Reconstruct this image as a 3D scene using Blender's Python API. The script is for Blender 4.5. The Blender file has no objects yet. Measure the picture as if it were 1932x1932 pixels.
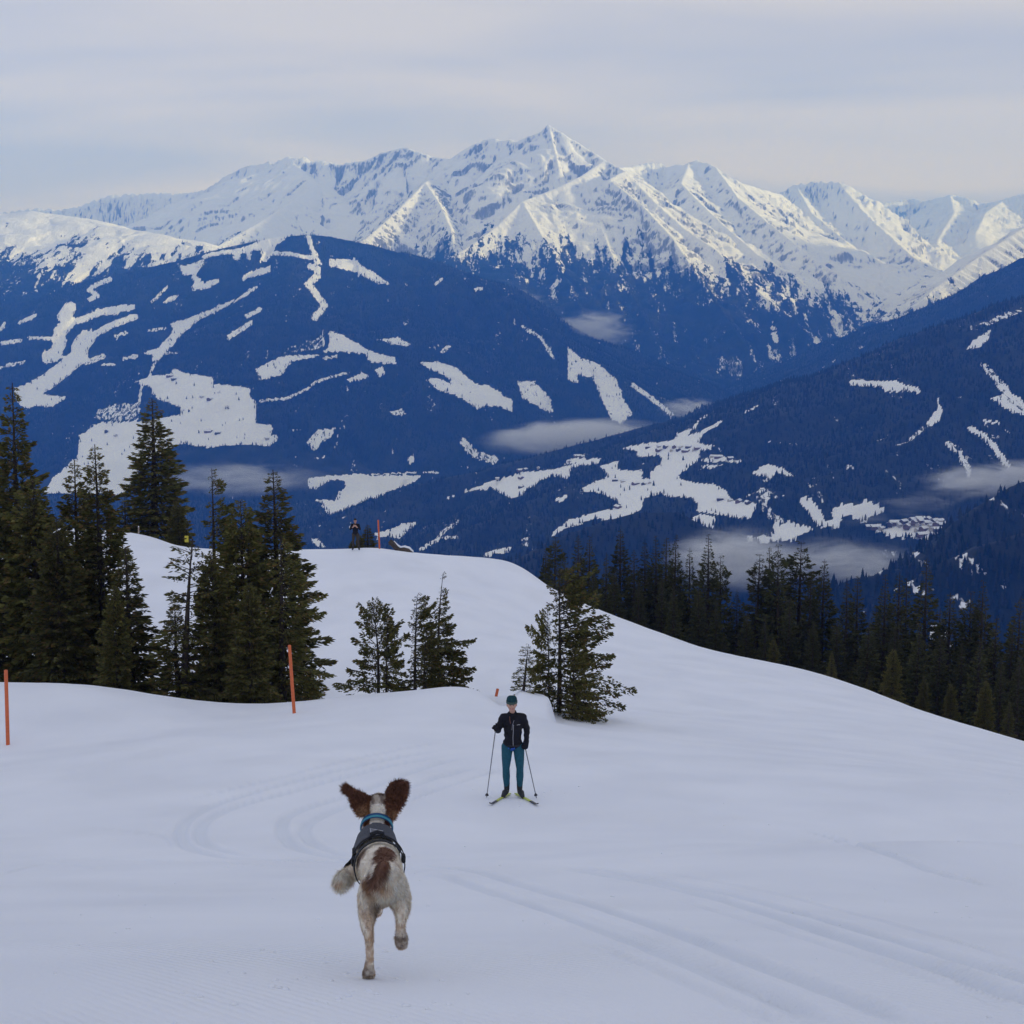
import bpy, bmesh, math, random
import numpy as np
from mathutils import Vector, Matrix

SC = bpy.context.scene
COL = SC.collection
R = math.radians
rng = np.random.default_rng(7)
random.seed(7)

# ------------------------------------------------------------------ camera
PITCH = R(8.83)
FPX = 3000.0                       # focal length in units of a 1932 px wide frame
CAMZ = 1.6
cam_data = bpy.data.cameras.new('camera')
cam = bpy.data.objects.new('camera', cam_data)
COL.objects.link(cam)
cam.location = (0, 0, CAMZ)
cam.rotation_euler = (math.pi/2 - PITCH, 0, 0)
cam_data.sensor_width = 36.0
cam_data.lens = 36.0*FPX/1932.0
cam_data.clip_start = 0.1
cam_data.clip_end = 60000
SC.camera = cam

# ------------------------------------------------------------------ light
SUN_EL, SUN_AZ = R(10.0), R(94.0)          # azimuth clockwise from the view direction
world = bpy.data.worlds.new('World')
SC.world = world
world.use_nodes = True
wn, wl = world.node_tree.nodes, world.node_tree.links
wn.clear()
def N(tree_nodes, kind, **kw):
    n = tree_nodes.new(kind)
    for k, v in kw.items():
        if k in n.inputs.keys() if hasattr(n, 'inputs') else False:
            n.inputs[k].default_value = v
        else:
            setattr(n, k, v)
    return n
w_out = wn.new('ShaderNodeOutputWorld')
bg_sky = wn.new('ShaderNodeBackground'); bg_sky.inputs['Strength'].default_value = 0.10
sky = wn.new('ShaderNodeTexSky'); sky.sky_type = 'NISHITA'; sky.sun_disc = False
sky.sun_elevation = SUN_EL; sky.sun_rotation = SUN_AZ
sky.altitude = 1700; sky.air_density = 1.0; sky.dust_density = 1.0; sky.ozone_density = 1.5
wl.new(sky.outputs[0], bg_sky.inputs['Color'])
# high thin cloud sheet: the view direction cut with a level plane, so the streaks narrow to the horizon
tc = wn.new('ShaderNodeTexCoord')
sep = wn.new('ShaderNodeSeparateXYZ'); wl.new(tc.outputs['Generated'], sep.inputs[0])
zz = wn.new('ShaderNodeMath'); zz.operation = 'MAXIMUM'; zz.inputs[1].default_value = 0.0
wl.new(sep.outputs['Z'], zz.inputs[0])
zz2 = wn.new('ShaderNodeMath'); zz2.operation = 'ADD'; zz2.inputs[1].default_value = 0.16
wl.new(zz.outputs[0], zz2.inputs[0])
dx = wn.new('ShaderNodeMath'); dx.operation = 'DIVIDE'; wl.new(sep.outputs['X'], dx.inputs[0]); wl.new(zz2.outputs[0], dx.inputs[1])
dy = wn.new('ShaderNodeMath'); dy.operation = 'DIVIDE'; wl.new(sep.outputs['Y'], dy.inputs[0]); wl.new(zz2.outputs[0], dy.inputs[1])
cmb = wn.new('ShaderNodeCombineXYZ'); wl.new(dx.outputs[0], cmb.inputs[0]); wl.new(dy.outputs[0], cmb.inputs[1])
mp = wn.new('ShaderNodeMapping'); mp.inputs['Scale'].default_value = (0.55, 1.25, 1.0); mp.inputs['Rotation'].default_value = (0, 0, R(8))
mp.inputs['Location'].default_value = (3.1, 1.7, 0)
wl.new(cmb.outputs[0], mp.inputs['Vector'])
cn = wn.new('ShaderNodeTexNoise'); cn.inputs['Scale'].default_value = 1.1; cn.inputs['Detail'].default_value = 5.0
cn.inputs['Roughness'].default_value = 0.45; cn.inputs['Distortion'].default_value = 0.5
wl.new(mp.outputs[0], cn.inputs['Vector'])
cr = wn.new('ShaderNodeValToRGB')
cr.color_ramp.elements[0].position = 0.38; cr.color_ramp.elements[0].color = (0.480, 0.522, 0.690, 1)
cr.color_ramp.elements[1].position = 0.60; cr.color_ramp.elements[1].color = (0.640, 0.645, 0.705, 1)
wl.new(cn.outputs['Fac'], cr.inputs[0])
bg_cl = wn.new('ShaderNodeBackground'); bg_cl.inputs['Strength'].default_value = 1.0
# the cloud sheet is a little warmer and brighter low down, all round the horizon
hz = wn.new('ShaderNodeMapRange'); hz.interpolation_type = 'SMOOTHSTEP'; hz.inputs['From Min'].default_value = .02; hz.inputs['From Max'].default_value = .28; hz.inputs['To Min'].default_value = 1.0; hz.inputs['To Max'].default_value = 0.0
wl.new(zz.outputs[0], hz.inputs['Value'])
hm = wn.new('ShaderNodeMix'); hm.data_type = 'RGBA'; hm.blend_type = 'MULTIPLY'; wl.new(hz.outputs[0], hm.inputs['Factor']); wl.new(cr.outputs[0], hm.inputs['A']); hm.inputs['B'].default_value = (1.30, 1.16, 1.04, 1)
wl.new(hm.outputs['Result'], bg_cl.inputs['Color'])
mixw = wn.new('ShaderNodeMixShader'); mixw.inputs[0].default_value = 0.88
wl.new(bg_sky.outputs[0], mixw.inputs[1]); wl.new(bg_cl.outputs[0], mixw.inputs[2])
wl.new(mixw.outputs[0], w_out.inputs['Surface'])

sun_data = bpy.data.lights.new('sun', 'SUN')
sun_data.energy = 2.75; sun_data.angle = R(4.0); sun_data.color = (1.0, 0.98, 0.965)
sun = bpy.data.objects.new('sun', sun_data); COL.objects.link(sun)
SUN_DIR = Vector((math.sin(SUN_AZ)*math.cos(SUN_EL), math.cos(SUN_AZ)*math.cos(SUN_EL), math.sin(SUN_EL)))
sun.rotation_euler = (-SUN_DIR).to_track_quat('-Z', 'Y').to_euler()
sun.location = (300, -300, 300)

vs = SC.view_settings
vs.view_transform = 'Standard'; vs.look = 'None'; vs.exposure = 0.10; vs.gamma = 1.0; vs.use_curve_mapping = False
cy = SC.cycles
cy.use_denoising = True
cy.max_bounces = 6; cy.diffuse_bounces = 3; cy.glossy_bounces = 2; cy.transmission_bounces = 2
cy.volume_bounces = 3; cy.transparent_max_bounces = 8
cy.use_adaptive_sampling = False

# ------------------------------------------------------------------ helpers
cp, sp_ = math.cos(PITCH), math.sin(PITCH)
def P(px, py, d):
    """the point d metres down the view axis along the sight line of a 1932-frame pixel: where a traced thing stands"""
    r = (px-966.0)/FPX*d; u = (966.0-py)/FPX*d
    return np.array([r, d*cp+u*sp_, CAMZ-d*sp_+u*cp])
def proj(X, Y, Z):
    Zr = Z-CAMZ
    dd = Y*cp-Zr*sp_; uu = Y*sp_+Zr*cp
    return 966.0+X/dd*FPX, 966.0-uu/dd*FPX, dd

def tag(o, label=None, cat=None, group=None, kind=None):
    if label: o['label'] = label
    if cat: o['category'] = cat
    if group: o['group'] = group
    if kind: o['kind'] = kind
    return o
def empty(name, loc=(0, 0, 0), rz=0.0):
    o = bpy.data.objects.new(name, None); COL.objects.link(o)
    o.location = [float(v) for v in loc]; o.rotation_euler = (0, 0, rz); o.empty_display_size = 0.3
    return o
def link_mesh(name, me, mat=None, parent=None, smooth=False):
    o = bpy.data.objects.new(name, me); COL.objects.link(o)
    if mat is not None and not me.materials: me.materials.append(mat)
    if parent is not None: o.parent = parent
    if smooth: me.polygons.foreach_set('use_smooth', np.ones(len(me.polygons), dtype=bool))
    return o
def mesh_np(name, V, F, smooth=False):
    """mesh from an (n,3) array and an (m,k) face array"""
    V = np.asarray(V, dtype=np.float32); F = np.asarray(F, dtype=np.int32)
    me = bpy.data.meshes.new(name)
    me.vertices.add(len(V)); me.vertices.foreach_set('co', V.ravel())
    k = F.shape[1]
    me.loops.add(F.size); me.loops.foreach_set('vertex_index', F.ravel())
    me.polygons.add(len(F))
    me.polygons.foreach_set('loop_start', np.arange(0, F.size, k, dtype=np.int32))
    me.polygons.foreach_set('loop_total', np.full(len(F), k, dtype=np.int32))
    me.update(calc_edges=True)
    if smooth: me.polygons.foreach_set('use_smooth', np.ones(len(F), dtype=bool))
    return me
def grid_faces(nr, nc):
    i = np.arange(nr*nc).reshape(nr, nc)
    return np.stack([i[:-1, :-1], i[:-1, 1:], i[1:, 1:], i[1:, :-1]], -1).reshape(-1, 4)
def add_attr(me, name, vals):
    a = me.attributes.new(name, 'FLOAT', 'POINT'); a.data.foreach_set('value', np.asarray(vals, dtype=np.float32).ravel())

_prm = np.random.default_rng(11).permutation(512).astype(np.int64)
_gang = np.random.default_rng(12).uniform(0, 2*np.pi, 512)
_gx, _gy = np.cos(_gang).astype(np.float32), np.sin(_gang).astype(np.float32)
def pn(x, y, seed=0):
    """2D gradient noise, about -0.7 .. 0.7"""
    x = np.asarray(x, dtype=np.float64)+seed*17.31; y = np.asarray(y, dtype=np.float64)+seed*9.73
    xi = np.floor(x).astype(np.int64); yi = np.floor(y).astype(np.int64)
    xf = (x-xi).astype(np.float32); yf = (y-yi).astype(np.float32)
    u = xf*xf*xf*(xf*(xf*6-15)+10); v = yf*yf*yf*(yf*(yf*6-15)+10)
    def g(a, b, fx, fy):
        h = _prm[(_prm[a & 511]+b) & 511]
        return _gx[h]*fx+_gy[h]*fy
    n00 = g(xi, yi, xf, yf); n10 = g(xi+1, yi, xf-1, yf)
    n01 = g(xi, yi+1, xf, yf-1); n11 = g(xi+1, yi+1, xf-1, yf-1)
    a = n00+u*(n10-n00); b = n01+u*(n11-n01)
    return a+v*(b-a)
def fbm(x, y, octv=4, seed=0, gain=0.5):
    t = 0; a = 1.0
    for i in range(octv):
        t = t+a*pn(x*2**i, y*2**i, seed+i*3); a *= gain
    return t
def ridged(x, y, octv=3, seed=0, gain=0.5):
    t = 0; a = 1.0
    for i in range(octv):
        t = t+a*(1-np.abs(pn(x*2**i, y*2**i, seed+i*5))*2.2); a *= gain
    return t
def sstep(a, b, x):
    t = np.clip((x-a)/(b-a), 0, 1); return t*t*(3-2*t)

# ------------------------------------------------------------------ materials
def new_mat(name):
    m = bpy.data.materials.new(name); m.use_nodes = True
    nt = m.node_tree; b = nt.nodes['Principled BSDF']
    return m, nt.nodes, nt.links, b
def flat_mat(name, col, rough=0.6, metal=0.0, var=0.12, scale=30.0, bump=0.0, spec=0.4):
    """plain colour with a little noise in tone and relief"""
    m, n, l, b = new_mat(name)
    t = n.new('ShaderNodeTexNoise'); t.inputs['Scale'].default_value = scale; t.inputs['Detail'].default_value = 4
    co = n.new('ShaderNodeTexCoord'); l.new(co.outputs['Object'], t.inputs['Vector'])
    r = n.new('ShaderNodeValToRGB')
    r.color_ramp.elements[0].position = 0.3; r.color_ramp.elements[1].position = 0.7
    r.color_ramp.elements[0].color = tuple(c*(1-var) for c in col)+(1,)
    r.color_ramp.elements[1].color = tuple(min(1, c*(1+var)) for c in col)+(1,)
    l.new(t.outputs['Fac'], r.inputs[0]); l.new(r.outputs[0], b.inputs['Base Color'])
    b.inputs['Roughness'].default_value = rough; b.inputs['Metallic'].default_value = metal
    b.inputs['Specular IOR Level'].default_value = spec
    if bump:
        bp = n.new('ShaderNodeBump'); bp.inputs['Strength'].default_value = bump; bp.inputs['Distance'].default_value = 0.01
        l.new(t.outputs['Fac'], bp.inputs['Height']); l.new(bp.outputs[0], b.inputs['Normal'])
    return m
# ------------------------------------------------------------------ the far landscape: ridges traced at their own distance
def seg_list(pts):
    return np.array([P(*p) for p in pts])
RIDGES = []
def ridge(pts, k0, kinf, w, rib=0.0, lam=400.0, fb=0.0, jag=0.0, name=''):
    RIDGES.append(dict(p=seg_list(pts), k0=k0, kinf=kinf, w=w, rib=rib, lam=lam, fb=fb, jag=jag, name=name))
# -- snow range
ridge([(-250, 400, 15800), (0, 400, 15500), (60, 392, 15300), (110, 395, 15200), (150, 388, 15000), (205, 367, 14800), (240, 365, 14700), (300, 362, 14500), (340, 364, 14300), (385, 358, 14000), (420, 335, 13800), (455, 316, 13500), (500, 305, 13450), (525, 303, 13400), (540, 294, 13300), (575, 296, 13250), (615, 303, 13200), (640, 309, 13200), (690, 302, 13150), (720, 287, 13100), (765, 277, 13000), (800, 290, 12900), (815, 296, 12900), (850, 299, 12800), (880, 278, 12700), (920, 262, 12500), (935, 260, 12450), (948, 265, 12430), (960, 262, 12400), (975, 266, 12370), (1000, 255, 12300), (1020, 247, 12250), (1035, 234, 12200), (1060, 250, 12150), (1100, 275, 12100), (1140, 300, 12000), (1163, 314, 11900), (1180, 322, 11800)],
      1.0, 0.42, 500, rib=70, lam=330, fb=45, jag=9, name='range')
ridge([(1163, 316, 12600), (1190, 314, 13200), (1210, 308, 13400), (1235, 305, 13500), (1270, 311, 13450), (1300, 305, 13400), (1315, 301, 13300), (1332, 306, 13200), (1350, 315, 13100), (1375, 332, 13000), (1400, 345, 13000), (1440, 357, 13400), (1478, 368, 14200)],
      0.9, 0.42, 450, rib=55, lam=300, fb=40, jag=9, name='range')
ridge([(1478, 369, 15200), (1490, 355, 15100), (1500, 347, 15000), (1540, 340, 14900), (1580, 342, 14800), (1600, 350, 14700), (1620, 360, 14700), (1640, 372, 14700), (1662, 384, 15000)],
      0.95, 0.40, 450, rib=75, lam=190, fb=35, jag=7, name='range')
ridge([(1655, 384, 17600), (1690, 378, 17800), (1720, 374, 18000), (1745, 378, 17800), (1760, 375, 17700), (1780, 370, 17500), (1792, 366, 17400), (1830, 373, 17200), (1850, 380, 17200), (1870, 381, 17200), (1900, 372, 17000), (1932, 365, 16800), (2000, 372, 16600), (2200, 360, 16500)],
      1.0, 0.40, 600, rib=95, lam=260, fb=40, jag=14, name='range')
# -- spurs of the range
ridge([(540, 296, 13300), (600, 345, 12900), (545, 385, 12300), (480, 425, 11600), (400, 470, 11000)], 0.55, 0.42, 300, rib=28, lam=300, fb=25, name='spur')
ridge([(850, 300, 12800), (825, 335, 12200), (802, 343, 11850), (775, 372, 11500), (735, 410, 11100), (690, 450, 10700), (640, 480, 10400)], 0.85, 0.55, 300, rib=65, lam=190, fb=40, jag=8, name='spur')
ridge([(802, 343, 11850), (830, 385, 11350), (850, 430, 10900), (858, 470, 10500)], 0.95, 0.60, 260, rib=60, lam=170, fb=35, jag=6, name='spur')
ridge([(1035, 236, 12200), (1048, 290, 11950), (1055, 320, 11800)], 1.15, 0.7, 180, rib=30, lam=120, fb=30, jag=6, name='spur')
ridge([(1140, 302, 12000), (1100, 330, 11700), (1060, 350, 11500), (1010, 370, 11350), (985, 380, 11200), (940, 425, 10850), (890, 462, 10500), (850, 485, 10300)], 0.62, 0.50, 300, rib=35, lam=210, fb=25, name='spur')
ridge([(985, 380, 11200), (1020, 440, 10700), (1060, 510, 10200), (1100, 590, 9700)], 0.7, 0.55, 260, rib=42, lam=170, fb=25, name='spur')
ridge([(1100, 330, 11700), (1120, 390, 11300), (1150, 470, 10700), (1200, 570, 10000), (1250, 660, 9500)], 0.72, 0.55, 260, rib=48, lam=160, fb=25, jag=5, name='spur')
ridge([(1180, 322, 11800), (1150, 338, 11500), (1210, 385, 11150), (1270, 450, 10700), (1330, 540, 10150), (1400, 640, 9600), (1450, 720, 9200)], 0.75, 0.55, 260, rib=48, lam=160, fb=25, jag=5, name='spur')
ridge([(1163, 316, 11900), (1200, 345, 11650), (1240, 385, 11400), (1290, 430, 11100), (1350, 470, 10800), (1420, 540, 10400), (1490, 600, 10000), (1560, 660, 9650), (1640, 720, 9300)], 0.8, 0.55, 260, rib=48, lam=170, fb=25, jag=6, name='spur')
ridge([(1300, 306, 13300), (1285, 345, 12600), (1310, 372, 12300), (1360, 420, 11800), (1430, 480, 11300), (1500, 520, 10900), (1580, 590, 10400), (1650, 655, 10000)], 0.7, 0.52, 300, rib=42, lam=190, fb=25, jag=4, name='spur')
ridge([(1350, 315, 13100), (1390, 370, 12500), (1450, 420, 12100), (1520, 475, 11600), (1585, 520, 11200)], 0.8, 0.52, 260, rib=42, lam=190, fb=25, jag=6, name='spur')
ridge([(1500, 347, 15000), (1530, 400, 14000), (1590, 450, 13200), (1640, 500, 12400), (1690, 560, 11700), (1680, 620, 11000)], 0.75, 0.5, 300, rib=52, lam=200, fb=30, jag=6, name='spur')
ridge([(1580, 342, 14800), (1640, 410, 14000), (1690, 455, 13400), (1740, 500, 12900)], 0.75, 0.5, 300, rib=52, lam=170, fb=30, jag=6, name='spur')
ridge([(1792, 367, 17400), (1800, 400, 16200), (1770, 450, 15000), (1760, 490, 14000)], 0.6, 0.42, 400, rib=55, lam=260, fb=30, name='spur')
ridge([(1900, 373, 17000), (1860, 400, 16000), (1840, 440, 15000)], 0.6, 0.42, 400, rib=55, lam=260, fb=30, name='spur')
# -- left plateau with scattered trees
ridge([(-300, 395, 11200), (-100, 400, 11000), (0, 404, 10900), (60, 398, 10800), (140, 409, 10700), (200, 425, 10500), (300, 441, 10300), (370, 461, 10100), (420, 485, 9900)], 0.16, 0.34, 500, rib=14, lam=350, fb=30, jag=3, name='plateau')
ridge([(-200, 455, 9900), (-60, 480, 9700), (0, 498, 9600), (40, 520, 9400), (85, 548, 9200)], 0.42, 0.42, 300, rib=20, lam=220, fb=25, jag=4, name='plateau')
# -- forested mountain in the middle
ridge([(-400, 640, 8300), (-150, 610, 8400), (0, 577, 8500), (75, 562, 8500), (165, 527, 8600), (250, 511, 8650), (336, 491, 8700), (396, 474, 8750), (451, 461, 8800), (501, 451, 8850), (540, 446, 8850), (576, 442, 8850), (616, 445, 8850), (701, 462, 8800), (752, 476, 8750), (840, 500, 8600), (930, 550, 8300), (1000, 604, 8000), (1080, 660, 7700), (1150, 700, 7500), (1200, 742, 7350), (1262, 785, 7200), (1320, 840, 7050)], 0.40, 0.47, 700, rib=24, lam=420, fb=26, jag=2, name='forest_mountain')
ridge([(576, 442, 8850), (540, 560, 8000), (520, 640, 7500)], 0.25, 0.47, 500, rib=22, lam=330, fb=22, name='forest_mountain')
ridge([(752, 476, 8750), (760, 600, 7900), (800, 690, 7400), (850, 780, 7000)], 0.25, 0.47, 500, rib=22, lam=330, fb=22, name='forest_mountain')
# -- right-hand slopes
ridge([(2300, 300, 12000), (2100, 350, 11600), (1932, 429, 11000), (1850, 482, 10600), (1766, 542, 10200), (1700, 600, 9800), (1672, 630, 9600)], 0.55, 0.50, 400, rib=35, lam=260, fb=30, jag=5, name='side_slope')
ridge([(2300, 330, 8800), (2100, 415, 8400), (1932, 501, 8000), (1850, 560, 7800), (1770, 618, 7600), (1700, 650, 7400), (1640, 690, 7200)], 0.5, 0.45, 400, rib=14, lam=300, fb=18, jag=2, name='side_forest')
# -- nearer wooded hillside on the right
ridge([(2500, 420, 4900), (2200, 480, 5000), (2050, 535, 5100), (1932, 580, 5200), (1830, 621, 5250), (1741, 654, 5300), (1705, 669, 5300), (1600, 706, 5350), (1450, 746, 5400), (1350, 771, 5450), (1234, 800, 5500), (1150, 822, 5500), (1064, 845, 5500), (964, 874, 5500), (900, 890, 5500), (850, 899, 5480), (780, 917, 5450), (700, 957, 5380), (640, 977, 5330), (590, 1002, 5280), (540, 1040, 5200)], 0.35, 0.37, 500, rib=14, lam=330, fb=14, jag=1.5, name='hillside')
# -- foothills below
ridge([(2400, 640, 2900), (2100, 800, 2700), (1932, 905, 2600), (1846, 953, 2500), (1800, 985, 2450), (1762, 1040, 2350), (1700, 1068, 2300), (1640, 1082, 2280), (1500, 1125, 2250), (1400, 1160, 2250)], 0.80, 0.75, 300, rib=16, lam=110, fb=10, jag=2, name='foothill')
ridge([(1932, 1000, 2150), (1850, 1020, 2150), (1790, 1050, 2150), (1740, 1095, 2150)], 0.75, 0.70, 300, rib=16, lam=110, fb=10, jag=2, name='foothill')
ridge([(960, 1085, 3150), (1040, 1018, 3200), (1130, 985, 3250), (1200, 967, 3250), (1280, 966, 3250), (1335, 995, 3200), (1400, 1040, 3150)], 0.60, 0.55, 300, rib=8, lam=200, fb=8, jag=2, name='foothill')
RANGE_N = {'range', 'spur'}

def floor_z(Y):
    return np.interp(Y, [0, 60, 110, 300, 1000, 2000, 3500, 5500, 7000, 9500, 12000, 20000], [-6, -20, -40, -140, -420, -720, -860, -905, -905, -700, -350, 250])
def far_height(X, Y):
    """height, winning ridge index (-1 = valley floor), distance to its crest"""
    sh = X.shape; X = X.ravel().astype(np.float64); Y = Y.ravel().astype(np.float64)
    wx = fbm(X/900, Y/900, 3, 3)*170; wy = fbm(X/900, Y/900, 3, 40)*170
    det = fbm(X/260, Y/260, 4, 21)
    best = floor_z(Y)+fbm(X/700, Y/700, 3, 8)*10; wid = np.full(len(X), -1, dtype=np.int16); wd = np.full(len(X), 1e5, dtype=np.float32)
    for ri, r in enumerate(RIDGES):
        p = r['p']
        dm = np.full(len(X), 1e9); hm = np.zeros(len(X)); sm = np.zeros(len(X)); side = np.zeros(len(X))
        lo = p[:, :2].min(0)-3500; hi = p[:, :2].max(0)+3500
        sel = np.nonzero((X > lo[0]) & (X < hi[0]) & (Y > lo[1]) & (Y < hi[1]))[0]
        if len(sel) == 0: continue
        xs, ys = X[sel], Y[sel]
        for pas in range(2):
            if pas == 1:
                a = np.clip((dmin-30)/400, 0, 1); xs = X[sel]+wx[sel]*a; ys = Y[sel]+wy[sel]*a
            dmin = np.full(len(sel), 1e9); hmin = np.full(len(sel), -1e9); smin = np.zeros(len(sel)); s0 = 0.0
            for i in range(len(p)-1):
                ax, ay, az = p[i]; bx, by, bz = p[i+1]
                vx, vy = bx-ax, by-ay; L2 = vx*vx+vy*vy; L = math.sqrt(L2)
                t = np.clip(((xs-ax)*vx+(ys-ay)*vy)/L2, 0, 1)
                d = np.hypot(xs-ax-t*vx, ys-ay-t*vy)
                hs = az+t*(bz-az)-(r['kinf']*d+(r['k0']-r['kinf'])*r['w']*(1-np.exp(-d/r['w'])))
                m = hs > hmin
                dmin = np.where(m, d, dmin); hmin = np.where(m, hs, hmin); smin = np.where(m, s0+t*L, smin)
                s0 += L
        d = dmin
        h = hmin
        grow = 1-np.exp(-d/220)
        if r['rib']:
            s = smin+wx[sel]*0.8
            h = h+r['rib']*1.35*grow*(ridged(s/r['lam'], d/(r['lam']*7)+ri*3.7, 3, ri)-1.35)
            h = h+r['rib']*.75*(1-np.exp(-d/50))*(ridged(s/(r['lam']*.27)+wy[sel]*.004, d/(r['lam']*1.8)+ri*1.7, 3, ri+9, .6)-1.2)
            if r['name'] in RANGE_N: h = h+r['rib']*.26*(1-np.exp(-d/30))*(ridged(s/(r['lam']*.10)+wy[sel]*.01, d/(r['lam']*.8)+ri*2.3, 2, ri+17, .6)-1.1)
        h = h+r['fb']*grow*det[sel]
        if r['jag']: h = h+r['jag']*fbm(smin/60, smin*0+ri*7.7, 3, 5)*np.exp(-d/120)
        b = best[sel]; m = h > b
        best[sel] = np.where(m, h, b); wid[sel] = np.where(m, ri, wid[sel]); wd[sel] = np.where(m, d, wd[sel])
    return best.reshape(sh), wid.reshape(sh), wd.reshape(sh)

# ---- clearings, pistes and meadows on the wooded slopes, as outlines on the slopes
FR = {'V': (0, 0, 1), 'a': (0, 200.6, .501), 'b': (964, 200.6, .501), 'c': (872, 750, .316), 'd': (1408.6, 750, .2709), 'e': (488.4, 872, .2709)}
def cv(fr, pts):
    ox, oy, s = FR[fr]; return np.array([(ox+s*x, oy+s*y) for x, y in pts], dtype=np.float64)
CLEAR = []          # (zone, points, width or None, value, jitter)
def area(zone, fr, pts, val=1.0, jit=3.0): CLEAR.append((zone, cv(fr, pts), None, val, jit))
def strip(zone, fr, pts, w, val=1.0, jit=2.0): CLEAR.append((zone, cv(fr, pts), w*FR[fr][2], val, jit))
M = 'forest_mountain'
area(M, 'a', [(830, 545), (870, 540), (920, 530), (1000, 497), (1060, 484), (1090, 488), (1040, 525), (1030, 545), (1100, 548), (1105, 562), (1020, 562), (1005, 585), (975, 585), (985, 565), (985, 545), (950, 545), (945, 575), (930, 575), (925, 550), (905, 555), (900, 580), (880, 578), (880, 556), (820, 560)])
area(M, 'a', [(1145, 487), (1168, 485), (1180, 530), (1200, 560), (1210, 598), (1185, 598), (1175, 560), (1162, 520)])
strip(M, 'a', [(1085, 555), (1180, 572)], 14)
area(M, 'a', [(660, 590), (695, 602), (780, 572), (745, 615), (738, 640), (770, 665), (825, 648), (825, 662), (790, 686), (720, 694), (735, 660), (715, 632), (692, 640), (688, 615)])
strip(M, 'a', [(770, 565), (830, 552), (900, 548)], 16)
area(M, 'a', [(1240, 575), (1340, 578), (1360, 600), (1400, 620), (1470, 672), (1420, 668), (1340, 625), (1240, 602)])
area(M, 'a', [(910, 640), (960, 615), (1020, 600), (1015, 625), (960, 640), (912, 654)])
strip(M, 'a', [(415, 652), (370, 668), (335, 690), (368, 713), (338, 727)], 17)
area(M, 'a', [(610, 740), (640, 715), (672, 713), (650, 735)])
strip(M, 'a', [(630, 680), (600, 710), (572, 735)], 10)
area(M, 'a', [(988, 668), (930, 715), (850, 755), (760, 800), (700, 845), (650, 900), (620, 932), (598, 962), (575, 962), (575, 937), (538, 931), (600, 905), (640, 862), (655, 840), (636, 820), (720, 793), (800, 763), (880, 728), (940, 690)])
strip(M, 'a', [(588, 958), (572, 990), (560, 1030)], 10); strip(M, 'a', [(535, 1040), (530, 1070), (524, 1110)], 10)
strip(M, 'a', [(1172, 602), (1195, 612), (1196, 640), (1160, 668), (1190, 705), (1222, 750), (1185, 795)], 24)
strip(M, 'a', [(262, 758), (240, 790), (262, 808), (225, 850), (225, 895), (205, 935), (180, 945)], 48)
strip(M, 'a', [(500, 757), (400, 768), (345, 790), (280, 812)], 22); strip(M, 'a', [(440, 770), (370, 775)], 25)
strip(M, 'a', [(508, 792), (430, 820), (370, 850), (315, 885)], 24)
strip(M, 'a', [(330, 870), (300, 905), (300, 940), (240, 990), (180, 1035), (90, 1085)], 62)
strip(M, 'a', [(110, 872), (210, 873)], 12); strip(M, 'a', [(10, 892), (75, 882)], 15); strip(M, 'a', [(160, 945), (300, 945)], 10)
strip(M, 'a', [(325, 965), (388, 942)], 22, .6); strip(M, 'a', [(388, 972), (430, 972)], 9)
area(M, 'a', [(55, 1060), (160, 1035), (165, 1085), (250, 1095), (200, 1130), (90, 1134), (60, 1105)])
strip(M, 'a', [(0, 985), (90, 962)], 12, .6); strip(M, 'a', [(0, 845), (18, 818)], 12, .7); strip(M, 'a', [(75, 815), (130, 789)], 13)
strip(M, 'a', [(470, 950), (515, 940)], 12); strip(M, 'a', [(620, 931), (668, 929)], 6)
strip(M, 'a', [(435, 865), (475, 852)], 12, .7); strip(M, 'a', [(560, 845), (625, 835)], 14, .55)
area(M, 'a', [(650, 985), (700, 1005), (800, 1020), (800, 1045), (870, 1050), (940, 1062), (945, 1100), (965, 1112), (963, 1195), (1020, 1200), (1025, 1240), (1055, 1245), (1010, 1280), (900, 1272), (760, 1285), (690, 1268), (640, 1290), (560, 1330), (480, 1440), (420, 1520), (120, 1520), (200, 1400), (290, 1320), (300, 1240), (380, 1190), (480, 1190), (560, 1185), (600, 1175), (680, 1160), (680, 1130), (600, 1105), (570, 1080), (570, 1052), (530, 1050), (512, 1038), (570, 1012), (640, 1010)])
area(M, 'a', [(350, 1175), (365, 1145), (440, 1120), (530, 1115), (525, 1180), (440, 1185)], .52)
area(M, 'a', [(295, 1205), (360, 1195), (420, 1220), (330, 1240)], .4)
area(M, 'a', [(1215, 925), (1240, 900), (1240, 845), (1290, 860), (1390, 920), (1490, 950), (1490, 970), (1400, 965), (1370, 930), (1300, 925)], .9)
area(M, 'a', [(960, 990), (1060, 940), (1200, 932), (1210, 942), (1100, 960), (1060, 1010), (980, 1035)], .68)
area(M, 'a', [(1060, 935), (1090, 905), (1215, 860), (1215, 920)], .42); strip(M, 'a', [(1215, 840), (1218, 900)], 6, .7)
strip(M, 'a', [(1220, 950), (1265, 942)], 12, .8)
strip(M, 'a', [(985, 1110), (1080, 1100), (1150, 1070), (1190, 1037), (1240, 1022), (1300, 1005)], 10, .8)
area(M, 'a', [(1305, 1030), (1370, 1005), (1387, 1020), (1320, 1040)]); area(M, 'a', [(1408, 990), (1442, 978), (1450, 1010), (1430, 1020)], .8)
area(M, 'a', [(1420, 880), (1500, 868), (1545, 895), (1530, 905), (1480, 895)], .85)
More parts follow.
